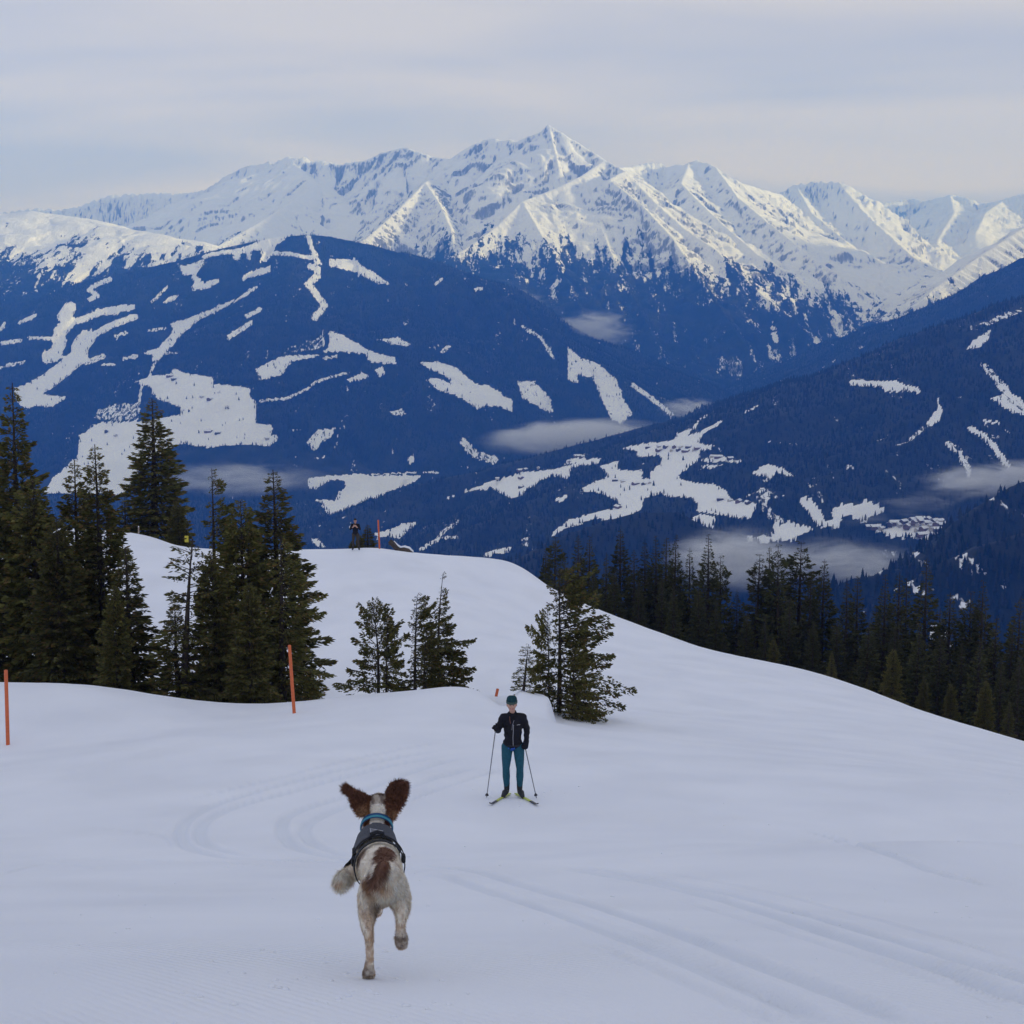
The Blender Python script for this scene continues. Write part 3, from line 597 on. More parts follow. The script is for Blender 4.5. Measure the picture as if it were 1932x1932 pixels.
ww = n.new('ShaderNodeMath'); ww.operation = 'MULTIPLY'; l.new(wv.outputs['Fac'], ww.inputs[0]); l.new(wr.outputs[0], ww.inputs[1])
b1 = n.new('ShaderNodeBump'); b1.inputs['Strength'].default_value = .62; b1.inputs['Distance'].default_value = .012; l.new(ww.outputs[0], b1.inputs['Height'])
b2 = n.new('ShaderNodeBump'); b2.inputs['Strength'].default_value = .7; b2.inputs['Distance'].default_value = .012; l.new(t1.outputs['Fac'], b2.inputs['Height']); l.new(b1.outputs[0], b2.inputs['Normal'])
l.new(b2.outputs[0], b.inputs['Normal'])
rp = n.new('ShaderNodeValToRGB'); rp.color_ramp.elements[0].color = (.835, .850, .880, 1); rp.color_ramp.elements[1].color = (.895, .905, .925, 1); rp.color_ramp.elements[0].position = .35; rp.color_ramp.elements[1].position = .65
l.new(t2.outputs['Fac'], rp.inputs[0])
pa = n.new('ShaderNodeAttribute'); pa.attribute_name = 'packed_shade'
pm = n.new('ShaderNodeMix'); pm.data_type = 'RGBA'; l.new(pa.outputs['Fac'], pm.inputs['Factor']); l.new(rp.outputs[0], pm.inputs['A']); pm.inputs['B'].default_value = (.78, .81, .855, 1)   # pressed, icier snow, also tinted darker to stand in for groove shade
l.new(pm.outputs['Result'], b.inputs['Base Color'])
b.inputs['Roughness'].default_value = .55; b.inputs['Specular IOR Level'].default_value = .25
near_ground()
# ------------------------------------------------------------------ woods on the far slopes: small spruces scattered over the ground the clearings leave
def low_spruce():
    V, F = [], []
    lv = [(0.0, .05, .30), (.10, .20, .62), (.38, .15, .84), (.62, .10, 1.0)]
    for z0, r, z1 in lv[1:]:
        b0 = len(V); k = 6
        for i in range(k):
            a = 2*math.pi*(i+.5*(z0 > .2))/k; rr = r*(1.0+.28*((i*7) % 3-1))
            V.append((rr*math.cos(a), rr*math.sin(a), z0-.03*((i*5) % 3)))
        V.append((0, 0, z1))
        for i in range(k): F.append((b0+i, b0+(i+1) % k, b0+k))
    return mesh_np('wood_spruce', V, F)
def wood_material():
    m, n, l, b = new_mat('wood_needles')
    oi = n.new('ShaderNodeObjectInfo')
    r = n.new('ShaderNodeValToRGB'); e = r.color_ramp.elements
    e[0].color = (.005, .009, .008, 1); e[1].color = (.027, .030, .023, 1)
    l.new(oi.outputs['Random'], r.inputs[0]); l.new(r.outputs[0], b.inputs['Base Color'])
    b.inputs['Roughness'].default_value = .9; b.inputs['Specular IOR Level'].default_value = .05
    return m
def scatter(name, pts, sc, proto):
    me = bpy.data.meshes.new(name); me.vertices.add(len(pts)); me.vertices.foreach_set('co', np.asarray(pts, dtype=np.float32).ravel())
    add_attr(me, 'size', sc)
    o = bpy.data.objects.new(name, me); COL.objects.link(o); o['kind'] = 'stuff'
    g = bpy.data.node_groups.new(name, 'GeometryNodeTree')
    g.interface.new_socket('Geometry', in_out='INPUT', socket_type='NodeSocketGeometry')
    g.interface.new_socket('Geometry', in_out='OUTPUT', socket_type='NodeSocketGeometry')
    gi = g.nodes.new('NodeGroupInput'); go = g.nodes.new('NodeGroupOutput')
    ip = g.nodes.new('GeometryNodeInstanceOnPoints'); io = g.nodes.new('GeometryNodeObjectInfo'); io.inputs['Object'].default_value = proto
    na = g.nodes.new('GeometryNodeInputNamedAttribute'); na.data_type = 'FLOAT'; na.inputs['Name'].default_value = 'size'
    rv = g.nodes.new('FunctionNodeRandomValue'); rv.data_type = 'FLOAT_VECTOR'
    rv.inputs['Min'].default_value = (-.04, -.04, 0); rv.inputs['Max'].default_value = (.04, .04, 6.28)
    g.links.new(gi.outputs[0], ip.inputs['Points']); g.links.new(io.outputs['Geometry'], ip.inputs['Instance'])
    g.links.new(rv.outputs[0], ip.inputs['Rotation']); g.links.new(na.outputs[0], ip.inputs['Scale'])
    g.links.new(ip.outputs[0], go.inputs[0])
    md = o.modifiers.new('scatter', 'NODES'); md.node_group = g
    return o
def plant(n, y0, y1, px0=-60, px1=1990, lone=0.0):
    """points spread evenly over the view's angle and log distance, kept where the cover says wood"""
    y = np.exp(rng.uniform(math.log(y0), math.log(y1), n)); x = (rng.uniform(px0, px1, n)-966)/FPX*y*1.012
    z, wid, wd = far_height(x, y)
    e = 12.0
    zx = far_height(x+e, y)[0]; zy = far_height(x, y+e)[0]
    sl = np.hypot((zx-z)/e, (zy-z)/e)
    cov, rock = snow_cover(x+rng.normal(0, 3.2, n)/FPX*y, y, z+rng.normal(0, 1.6, n)/FPX*y, wid, sl)      # woods fray at their edges
    px, py, dd = proj(x, y, z)
    # drop what the slopes hide from this side: facing away over a crest
    vis = (zy-z)/e > (z-CAMZ)/y-.10
    keep = vis & ((cov+rng.normal(0, .13, n) < .40) | (rng.random(n) < lone)) & (rng.random(n) > .04)
    keep &= ~((names_of[wid] == 'valley') & (cov > .5))
    return np.stack([x, y, z-.8], -1)[keep], names_of[wid][keep]
proto = link_mesh('wood_spruce', low_spruce(), wood_material())
proto.location = (900, 5200, float(far_height(np.array([900.]), np.array([5200.]))[0][0])); proto.scale = (14, 14, 14)
proto['kind'] = 'stuff'
p1, z1 = plant(90000, 6500, 9400, lone=.02); p1 = p1[~np.isin(z1, ['spur'])]
scatter('distant_forest', p1, rng.uniform(9, 17, len(p1)), proto)
p2, z2 = plant(52000, 3250, 6300, lone=.015)
scatter('hillside_forest', p2, rng.uniform(8, 18, len(p2)), proto)
p3, z3 = plant(11000, 1950, 3250, 900, 1990)
scatter('foothill_forest', p3, rng.uniform(10, 22, len(p3)), proto)
p4, z4 = plant(50000, 9500, 11600); p4 = p4[np.isin(z4, ['spur', 'plateau', 'side_slope', 'range'])]
scatter('high_forest', p4, rng.uniform(8, 16, len(p4)), proto)
# ------------------------------------------------------------------ spruces on the near slope
def needle_mat(name, c0, c1, brown):
    m, n, l, b = new_mat(name)
    ge = n.new('ShaderNodeNewGeometry'); r = n.new('ShaderNodeValToRGB'); e = r.color_ramp.elements
    e[0].color = c0+(1,); e[1].position = .80; e[1].color = c1+(1,)
    k = e.new(.93); k.color = brown+(1,)
    oi = n.new('ShaderNodeObjectInfo'); hs = n.new('ShaderNodeHueSaturation')
    mr = n.new('ShaderNodeMapRange'); mr.inputs['To Min'].default_value = .75; mr.inputs['To Max'].default_value = 1.3
    l.new(oi.outputs['Random'], mr.inputs['Value']); l.new(mr.outputs[0], hs.inputs['Value'])
    l.new(ge.outputs['Random Per Island'], r.inputs[0]); l.new(r.outputs[0], hs.inputs['Color']); l.new(hs.outputs[0], b.inputs['Base Color'])
    b.inputs['Roughness'].default_value = .7; b.inputs['Specular IOR Level'].default_value = .2
    return m
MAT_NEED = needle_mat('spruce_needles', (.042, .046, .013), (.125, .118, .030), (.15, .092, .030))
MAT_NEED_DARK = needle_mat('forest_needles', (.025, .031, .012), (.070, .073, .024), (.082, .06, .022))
MAT_BARK = flat_mat('spruce_bark', (.050, .040, .033), .9, var=.35, scale=14, bump=.5, spec=.1)

def tube_np(path, rad, k=6):
    path = np.asarray(path, dtype=float); n = len(path); V = []; F = []
    up = np.array([0, 0, 1.0])
    for i in range(n):
        t = path[min(i+1, n-1)]-path[max(i-1, 0)]; t /= max(1e-9, np.linalg.norm(t))
        a = np.cross(t, up if abs(t[2]) < .9 else np.array([1.0, 0, 0])); a /= np.linalg.norm(a); b = np.cross(t, a)
        for j in range(k):
            q = 2*math.pi*j/k; V.append(path[i]+rad[i]*(a*math.cos(q)+b*math.sin(q)))
    for i in range(n-1):
        for j in range(k):
            F.append((i*k+j, i*k+(j+1) % k, (i+1)*k+(j+1) % k, (i+1)*k+j))
    return np.array(V), np.array(F)
def spruce(seed, H=10.0, R0=1.7, dens=1.0, gap=.24, droop=.25, wind=None, bare=.02, sparse=0.0, taper=.85, bend=0.0, lean=0.0, nb=6, spray=1.0, up=0.0, rough=.25, topthin=0.0):
    """trunk and crown meshes of one spruce; wind = azimuth the branches stream to"""
    g = np.random.default_rng(seed)
    nz = 14
    zt = np.linspace(0, H, nz)
    ph = g.uniform(0, 6.28, 2)
    def axis(z):
        f = z/H
        return np.array([lean*z+bend*H*f**3+.03*H*.12*np.sin(f*5+ph[0]), .02*H*.2*np.sin(f*4+ph[1]), z])
    tv, tf = tube_np([axis(z) for z in zt], [max(.012, (.018*H+.02)*(1-z/H)**.9) for z in zt], 7)
    bv, bf = [tv], [tf]; off = len(tv)
    SV, SF = [], []; ns = 0
    z = bare*H+.15
    while z < H*.992:
        f = z/H
        prof = (1-f)**taper*(.62+.38*min(1, f/.18+.35))
        if topthin and f > .55: prof *= 1-topthin*.35
        k = nb if f < .85 else max(3, nb-2)
        a0 = g.uniform(0, 6.28)
        for i in range(k):
            if g.random() < sparse*(1.15-f*.4): continue
            a = a0+2*math.pi*i/k+g.normal(0, .25)
            L = R0*prof*(1+g.normal(0, rough))+.10*(1-f)+.03
            if wind is not None:
                c = math.cos(a-wind)
                L *= (.62+.62*c) if c > -.2 else (.16 if g.random() < .6 else .42)
                a = a+.30*math.sin(wind-a)
            if L < .04: continue
            d = np.array([math.cos(a), math.sin(a), 0]); e0 = -.10+.75*f**1.6+up+g.normal(0, .08); dr = droop*(1-.6*f)+g.normal(0, .05)
            base = axis(min(H*.999, z+g.normal(0, .05)))
            m = 6; s = np.linspace(0, 1, m)
            zz = L*(e0*s-dr*1.6*s**2+dr*1.15*s**3)
            path = base+d[None]*(L*s)[:, None]*(1-.12*s[:, None]); path[:, 2] += zz
            v, fa = tube_np(path[[0, 2, 5]], [.010+.010*L, .008+.004*L, .003], 3); bv.append(v); bf.append(fa+off); off += len(v)
            n = int(max(5, L*80*dens)*(1.0 if f < .8 else 1.3))
            ss = g.uniform(.10, 1.0, n)**.8; side = g.choice([-1, 1], n)
            px_ = np.stack([np.interp(ss, s, path[:, q]) for q in range(3)], -1)
            perp = np.array([-d[1], d[0], 0])
            reach = (.34*L*(1-ss)**.7+.06)*g.uniform(.15, 1.0, n)     # along a side twig
            fw = g.uniform(.4, .9, n)
            c0 = px_+perp[None]*(side*reach)[:, None]+d[None]*(reach*fw*.8)[:, None]
            c0[:, 2] -= reach*g.uniform(.05, .45, n)
            dirn = perp[None]*(side*g.uniform(.3, 1.0, n))[:, None]+d[None]*(fw+.25)[:, None]
            dirn[:, 2] += g.normal(-.22+.25*f, .30, n)
            dirn /= np.linalg.norm(dirn, axis=1)[:, None]
            ln = spray*g.uniform(.10, .25, n)*min(1.0, .30+L*.9); wd = ln*g.uniform(.13, .24, n)
            rv = g.normal(0, 1, (n, 3)); rv[:, 2] *= .6; w = np.cross(dirn, rv); w /= np.maximum(1e-6, np.linalg.norm(w, axis=1))[:, None]
            mid = c0+dirn*(ln*.45)[:, None]
            q = np.stack([c0, mid+w*wd[:, None], c0+dirn*ln[:, None], mid-w*wd[:, None]], 1)
            SV.append(q.reshape(-1, 3)); SF.append(np.arange(n*4).reshape(-1, 4)+ns); ns += n*4
        z += gap*(1.0-.45*f)*g.uniform(.75, 1.25)
    F4 = [np.concatenate([x, x[:, :1]*0-1], 1) if x.shape[1] == 3 else x for x in bf]
    t = mesh_np('trunk', np.concatenate(bv), np.concatenate(F4), smooth=True)
    c = mesh_np('crown', np.concatenate(SV), np.concatenate(SF))
    return t, c
def spruce_type(args, need=None):
    t, c = spruce(**args)
    t.materials.append(MAT_BARK); c.materials.append(need or MAT_NEED)
    return t, c, args.get('H', 10.0)
TREE_N = [0]
def plant_tree(ty, x, y, top=None, height=None, label='', group=None, rz=0.0, wide=1.0, sink=.15, name='spruce_tree', tilt=0.0):
    t, c, H = ty
    z = float(near_z(np.array([x]), np.array([y]), False)[0]) if y < 134 else float(far_height(np.array([x]), np.array([y]))[0][0])
    if height is None: height = max(.5, top-z)
    e = empty(name, (x, y, z-sink), rz)
    k = (height+sink)/H; e.scale = (k*wide, k*wide, k)
    e.rotation_euler = (0, tilt, rz)
    tag(e, label, 'tree', group)
    for nm, me in (('trunk', t), ('crown', c)):
        o = bpy.data.objects.new(nm, me); COL.objects.link(o); o.parent = e
    TREE_N[0] += 1
    return e
def tree_at(ty, px, top_py, depth, label, **kw):
    q = P(px, top_py, depth)
    return plant_tree(ty, q[0], q[1], top=q[2], label=label, **kw)
T_TALL = [spruce_type(dict(seed=s, H=10, R0=1.45, dens=1.15, gap=.22, taper=.8)) for s in (1, 2)]
T_BROAD = [spruce_type(dict(seed=s, H=8, R0=1.75, dens=1.2, gap=.20, taper=.7, rough=.30)) for s in (3, 4)]
T_SLIM = spruce_type(dict(seed=5, H=6, R0=.85, dens=1.1, gap=.20, taper=.8, sparse=.15))
T_GAPPY = spruce_type(dict(seed=6, H=9, R0=1.9, dens=1.0, gap=.27, taper=.75, sparse=.25, rough=.35, wind=.1, droop=.3))
T_WIND = [spruce_type(dict(seed=7, H=3.4, R0=1.15, dens=1.7, gap=.15, taper=.55, wind=0.0, sparse=.12, rough=.35, up=.12, spray=.75, nb=5, bend=.03)),
          spruce_type(dict(seed=8, H=4.0, R0=1.15, dens=1.7, gap=.15, taper=.7, wind=0.0, sparse=.10, rough=.3, up=.05, spray=.75, nb=5, bend=.05, topthin=1.6)),
          spruce_type(dict(seed=9, H=3.0, R0=1.0, dens=1.5, gap=.17, taper=.45, sparse=.30, rough=.4, up=.25, spray=.75, nb=4, bend=-.05))]
T_RAG = spruce_type(dict(seed=10, H=5, R0=1.85, dens=.95, gap=.19, taper=.42, sparse=.24, rough=.35, wind=-.1, droop=.40, spray=.85, nb=6))
T_DEAD = spruce_type(dict(seed=11, H=4, R0=.55, dens=1.0, gap=.20, taper=.5, sparse=.30, spray=.8, nb=5, lean=.08, rough=.5))
GL = 'spruces in the clump on the left'
# the big clump on the left, from the back forwards
tree_at(T_TALL[0], 285, 752, 104, 'big dark lone spruce on the far crest behind the left clump, against the meadow', group='spruces behind the left crest', wide=1.55)
tree_at(T_SLIM, 235, 935, 104, 'small dark spruce on the far crest just left of the big lone spruce', group='spruces behind the left crest', wide=1.3, rz=1)
tree_at(T_BROAD[1], 335, 945, 101, 'low dark spruce on the far crest just right of the big lone spruce', group='spruces behind the left crest', wide=1.1, rz=2)
tree_at(T_BROAD[0], 208, 965, 102, 'low bushy spruce on the far crest filling the gap beside the left clump', group='spruces behind the left crest', rz=3)
tree_at(T_TALL[1], 22, 722, 60, 'tallest narrow spruce at the left edge of the photo, its thin top reaching highest', group=GL, wide=.95, rz=.4)
tree_at(T_TALL[0], -28, 800, 57, 'spruce cut by the left edge of the photo, beside the tallest one', group=GL, rz=1.9)
tree_at(T_BROAD[0], 62, 905, 57, 'full spruce filling the lower left of the clump behind the snow bank', group=GL, rz=.7, wide=1.0)
tree_at(T_TALL[0], 140, 868, 59, 'left one of the twin spruce tops in the left clump', group=GL, rz=2.2, wide=1.05)
tree_at(T_TALL[1], 180, 838, 57, 'right, taller one of the twin spruce tops in the left clump', group=GL, rz=4.1, wide=1.1)
tree_at(T_BROAD[1], 105, 975, 55, 'low dense spruce in front of the twin tops, skirts down to the snow bank', group=GL, rz=5, wide=.95)
tree_at(T_SLIM, 238, 1032, 54.5, 'slender pale-gapped spruce at the right end of the left clump, open snow on its right', group=GL, rz=1.2, wide=1.35)
tree_at(T_BROAD[0], 215, 1105, 53.5, 'short spruce at the foot of the slender one, right end of the left clump', group=GL, rz=3.3, wide=.8)
tree_at(T_GAPPY, 398, 884, 57, 'gappy spruce with a spiky open top, tallest of the second clump', group='spruces in the second clump', rz=.2, wide=.85)
tree_at(T_BROAD[0], 452, 945, 55.5, 'dense round-topped spruce in the middle of the second clump', group='spruces in the second clump', rz=2.7, wide=.95)
tree_at(T_TALL[1], 514, 886, 57, 'right-hand tall spruce of the second clump, long branches towards the orange pole', group='spruces in the second clump', rz=2.0, wide=1.3)
tree_at(T_GAPPY, 528, 1010, 53.8, 'spruce with long low limbs behind the leaning orange pole', group='spruces in the second clump', rz=.1, wide=1.2)
tree_at(T_BROAD[1], 400, 1040, 53.5, 'bushy spruce low in front of the second clump, skirts reaching the bank', group='spruces in the second clump', rz=.9, wide=.9)
tree_at(T_BROAD[0], 470, 1100, 52.5, 'lowest bushy spruce of the second clump, its skirts over the hollow', group='spruces in the second clump', rz=4.4, wide=.95)
tree_at(T_DEAD, 330, 1018, 53.0, 'half-dead leaning spruce stem with stub branches at the left side of the second clump', group='spruces in the second clump', rz=.2, wide=1.2)
tree_at(T_SLIM, 330, 1130, 53.5, 'small spruce under the half-dead leaning stem', group='spruces in the second clump', rz=2.4, wide=1.3)
# wind-trimmed trees behind the bank in the middle
GM = 'wind-trimmed spruces behind the middle bank'
tree_at(T_WIND[2], 712, 1143, 50.5, 'small forked wind-trimmed spruce, leftmost behind the middle bank', group=GM, rz=.3, wide=.85)
tree_at(T_WIND[0], 728, 1172, 50.0, 'low spruce leaning into the small forked one behind the middle bank', group=GM, rz=.5, wide=.65)
tree_at(T_WIND[0], 782, 1124, 49.8, 'dense wind-trimmed spruce in the middle of the bank, bare on its left side', group=GM, rz=0, wide=.8)
tree_at(T_WIND[1], 826, 1082, 49.5, 'wind-trimmed spruce with a thin bent tip, tallest behind the middle bank', group=GM, rz=0.15, wide=.8)
tree_at(T_WIND[0], 800, 1190, 48.7, 'low bushy spruce at the foot of the bent-tipped one', group=GM, rz=-.2, wide=1.0)
GR = 'ragged spruces beside the small snow drift'
tree_at(T_RAG, 1056, 1078, 48.6, 'ragged tall spruce beside the small drift, right of the skier, long limbs to the right', group=GR, rz=0, wide=.88)
tree_at(T_WIND[0], 1036, 1150, 48.9, 'shorter spruce at the left shoulder of the ragged one by the drift', group=GR, rz=2.9, wide=.5)
tree_at(T_RAG, 1082, 1225, 48.0, 'low spruce with hanging limbs at the foot of the ragged one', group=GR, rz=-.2, wide=.9)
tree_at(T_DEAD, 986, 1216, 47.0, 'bare leaning stem with a few twigs, behind the drift at the skier', group=GR, rz=.1, wide=1.5)
# tiny spruces on the knoll
tree_at(T_SLIM, 693, 990, 95, 'tiny spruce on the knoll between the standing figure and the orange pole', group='tiny spruces on the knoll', wide=1.9)
tree_at(T_BROAD[1], 678, 1008, 94.5, 'low round spruce right behind the legs of the figure on the knoll', group='tiny spruces on the knoll', wide=1.2, rz=1)
tree_at(T_BROAD[0], 664, 1020, 94.5, 'lowest bushy spruce at the left foot of the figure on the knoll', group='tiny spruces on the knoll', wide=1.3, rz=2)
# the forest edge on the right
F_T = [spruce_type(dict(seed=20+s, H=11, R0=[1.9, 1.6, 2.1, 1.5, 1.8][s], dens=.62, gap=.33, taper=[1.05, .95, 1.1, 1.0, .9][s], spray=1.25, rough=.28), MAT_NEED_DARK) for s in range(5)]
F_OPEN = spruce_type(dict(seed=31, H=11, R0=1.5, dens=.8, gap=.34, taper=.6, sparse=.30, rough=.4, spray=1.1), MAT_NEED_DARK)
TOPS = [(1030, 1030, 108, 0), (1047, 1013, 106, 'o'), (1066, 1045, 104, 2), (1090, 1010, 110, 1), (1113, 1012, 109, 0), (1145, 1042, 106, 3), (1171, 998, 108, 4), (1196, 1037, 106, 1), (1218, 1018, 110, 3), (1238, 1011, 108, 0), (1256, 1014, 111, 1), (1275, 1007, 107, 2), (1303, 1033, 106, 3), (1337, 1008, 104, 0), (1361, 1050, 106, 'o'), (1391, 1112, 104, 3), (1432, 1046, 103, 'o'), (1454, 1031, 104, 2), (1470, 1029, 102, 'o'), (1511, 1022, 105, 'o'), (1531, 1078, 101, 1), (1556, 1055, 102, 4), (1598, 1094, 100, 3), (1620, 1086, 102, 1), (1671, 1084, 99, 0), (1696, 1079, 101, 3), (1712, 1090, 103, 1), (1748, 1054, 98, 2), (1794, 1118, 97, 4), (1834, 1118, 96, 'o'), (1856, 1096, 95, 0), (1882, 1160, 93, 3), (1910, 1180, 91, 1), (1926, 1125, 92, 4), (1950, 1150, 90, 2)]
ORD = ['first', 'second', 'third', 'fourth', 'fifth', 'sixth', 'seventh', 'eighth', 'ninth', 'tenth', 'eleventh', 'twelfth', 'thirteenth', 'fourteenth', 'fifteenth', 'sixteenth', 'seventeenth', 'eighteenth', 'nineteenth', 'twentieth']
def ordinal(i, n):
    return (ORD[i]+' from the left') if i < n/2 else ((ORD[n-1-i]+' from the right') if n-1-i else 'last on the right')
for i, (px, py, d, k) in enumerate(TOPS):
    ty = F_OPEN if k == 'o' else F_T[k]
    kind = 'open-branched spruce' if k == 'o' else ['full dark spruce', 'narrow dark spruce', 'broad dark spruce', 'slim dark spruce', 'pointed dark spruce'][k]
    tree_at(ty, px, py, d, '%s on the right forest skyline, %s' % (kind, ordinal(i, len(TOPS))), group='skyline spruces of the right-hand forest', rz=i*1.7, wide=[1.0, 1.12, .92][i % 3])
FRONT = [(1075, 1085, 101), (1120, 1080, 101), (1160, 1075, 101), (1205, 1100, 100), (1250, 1085, 101), (1271, 1105, 98.5), (1318, 1110, 99), (1352, 1135, 98), (1410, 1150, 98), (1445, 1160, 97), (1490, 1130, 98), (1535, 1170, 96), (1580, 1165, 97), (1640, 1170, 95), (1690, 1180, 94), (1735, 1175, 93), (1775, 1200, 91), (1815, 1215, 90), (1850, 1205, 88.5), (1890, 1240, 86.5), (1925, 1235, 85)]
for i, (px, py, d) in enumerate(FRONT):
    tree_at(F_T[(i*3+1) % 5], px, py, d, 'mid-height spruce in the front row of the right forest, %s' % ordinal(i, len(FRONT)), group='front-row spruces of the right-hand forest', rz=i*2.3+.5, wide=1.15)
SMALL = [(1460, 1205, 94.5, 'pale small spruce at the snow edge under the open-topped spruces'), (1570, 1232, 92, 'small spruce at the snow edge, half way along the right-hand forest'), (1686, 1224, 88.5, 'bright olive young spruce standing out in front of the dark right-hand forest'), (1744, 1280, 86.5, 'smallest olive spruce on the snow edge, right of the bright young one'), (1640, 1270, 89.5, 'knee-high spruce on the snow edge, left of the bright young one'), (1795, 1290, 84.5, 'young spruce at the snow edge near the lower end of the forest'), (1860, 1285, 81.0, 'spruce with low skirts at the right end of the forest, standing nearest the piste'), (1905, 1325, 79.5, 'last low spruce by the right edge of the photo, on the snow edge')]
for i, (px, py, d, lb) in enumerate(SMALL):
    tree_at([T_BROAD[0], T_SLIM, T_BROAD[1]][i % 3], px, py, d, lb, group='young spruces along the snow edge', rz=i*1.3, wide=1.25 if i % 3 == 1 else .95)
gfill = np.random.default_rng(5)
for i in range(46):
    px = gfill.uniform(1010, 1960); d = gfill.uniform(104, 126)
    sky = np.interp(px, [t[0] for t in TOPS], [t[1] for t in TOPS])
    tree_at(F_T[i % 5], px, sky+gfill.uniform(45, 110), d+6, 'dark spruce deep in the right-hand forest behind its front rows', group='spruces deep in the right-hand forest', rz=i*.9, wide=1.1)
# ------------------------------------------------------------------ the running dog
def capsule_np(a, b, ra, rb, sq=(1, 1), up=(0, 0, 1), k=14, cap=4):
    """closed tapered capsule; sq scales the section across / along 'up'"""
    a = np.asarray(a, float); b = np.asarray(b, float); t = b-a; L = np.linalg.norm(t)
    if L < 1e-6: t = np.array([0, 0, 1e-4]); L = 1e-4
    t = t/L; up = np.asarray(up, float)
    x = np.cross(t, up)
    if np.linalg.norm(x) < .15: x = np.cross(t, np.array([0, 1.0, 0]))
    x /= np.linalg.norm(x); y = np.cross(x, t)
    rings = []
    for i in range(1, cap+1):
        q = math.pi/2*i/cap; rings.append((a-t*ra*math.cos(q), ra*math.sin(q)))
    for i in range(cap, 0, -1):
        q = math.pi/2*i/cap; rings.append((b+t*rb*math.cos(q), rb*math.sin(q)))
    V = [a-t*ra]
    for c, r in rings:
        for j in range(k):
            q = 2*math.pi*j/k; V.append(c+x*(r*sq[0]*math.cos(q))+y*(r*sq[1]*math.sin(q)))
    V.append(b+t*rb); F = []; n = len(rings)
    for j in range(k): F.append((0, 1+(j+1) % k, 1+j))
    for i in range(n-1):
        for j in range(k):
            p, q2 = 1+i*k+j, 1+i*k+(j+1) % k
            F.append((p, q2, q2+k)); F.append((p, q2+k, p+k))
    e = len(V)-1
    for j in range(k): F.append((1+(n-1)*k+j, 1+(n-1)*k+(j+1) % k, e))
    return np.array(V), np.array(F)
def slab_np(poly3, nrm, th, curl=None):
    """closed thick sheet from a 3D outline"""
    p = np.asarray(poly3, float); n = len(p); nv = np.asarray(nrm, float); nv /= np.linalg.norm(nv)
    c = p.mean(0)+nv*(curl or 0)
    V = np.concatenate([p+nv*th/2, p-nv*th/2, [c+nv*th/2], [c-nv*th/2]]); F = []
    for i in range(n):
        j = (i+1) % n
        F += [(i, j, 2*n), (n+j, n+i, 2*n+1), (j, i, n+i), (j, n+i, n+j)]
    return V, np.array(F)
def fuse(name, parts, voxel, smooth=3, fac=.5):
    """one continuous surface through overlapping closed pieces"""
    V, F, o = [], [], 0
    for v, f in parts: V.append(v); F.append(f+o); o += len(v)
    me = mesh_np(name, np.concatenate(V), np.concatenate(F))
    bm = bmesh.new(); bm.from_mesh(me); bmesh.ops.recalc_face_normals(bm, faces=bm.faces); bm.to_mesh(me); bm.free()
    ob = bpy.data.objects.new(name, me); COL.objects.link(ob)
    m = ob.modifiers.new('r', 'REMESH'); m.mode = 'VOXEL'; m.voxel_size = voxel
    if smooth:
        s = ob.modifiers.new('s', 'SMOOTH'); s.iterations = smooth; s.factor = fac
    dg = bpy.context.evaluated_depsgraph_get(); dg.update()
    out = bpy.data.meshes.new_from_object(ob.evaluated_get(dg)); out.name = name
    bpy.data.objects.remove(ob); bpy.data.meshes.remove(me)
    out.polygons.foreach_set('use_smooth', np.ones(len(out.polygons), dtype=bool))
    return out
def chain(pts, rad, **kw):
    return [capsule_np(pts[i], pts[i+1], rad[i], rad[i+1], **kw) for i in range(len(pts)-1)]
def verts_of(me):
    a = np.empty(len(me.vertices)*3, dtype=np.float32); me.vertices.foreach_get('co', a); return a.reshape(-1, 3).astype(float)
def normals_of(me):
    a = np.empty(len(me.vertices)*3, dtype=np.float32); me.vertices.foreach_get('normal', a); return a.reshape(-1, 3).astype(float)
def color_attr(me, cols, name='coat'):
    a = me.color_attributes.new(name, 'FLOAT_COLOR', 'POINT')
    a.data.foreach_set('color', np.concatenate([cols, np.ones((len(cols), 1))], 1).astype(np.float32).ravel())
def attr_mat(name, rough=.75, spec=.2, attr='coat'):
    m, n, l, b = new_mat(name); a = n.new('ShaderNodeVertexColor'); a.layer_name = attr
    l.new(a.outputs['Color'], b.inputs['Base Color']); b.inputs['Roughness'].default_value = rough; b.inputs['Specular IOR Level'].default_value = spec
    return m
def shell_from(me, keep, off, th, name):
    """a fitted garment: the kept faces of a body lifted off it and given thickness"""
    bm = bmesh.new(); bm.from_mesh(me); bm.normal_update()
    bmesh.ops.delete(bm, geom=[f for f in bm.faces if not keep[f.index]], context='FACES')
    for v in bm.verts: v.co += v.normal*off
    for it in range(3): bmesh.ops.smooth_vert(bm, verts=bm.verts, factor=.5, use_axis_x=True, use_axis_y=True, use_axis_z=True)
    bm.normal_update()
    for v in bm.verts: v.co += v.normal*.002
    bmesh.ops.solidify(bm, geom=bm.faces[:], thickness=-th)
    out = bpy.data.meshes.new(name); bm.to_mesh(out); bm.free()
    out.polygons.foreach_set('use_smooth', np.ones(len(out.polygons), dtype=bool))
    return out

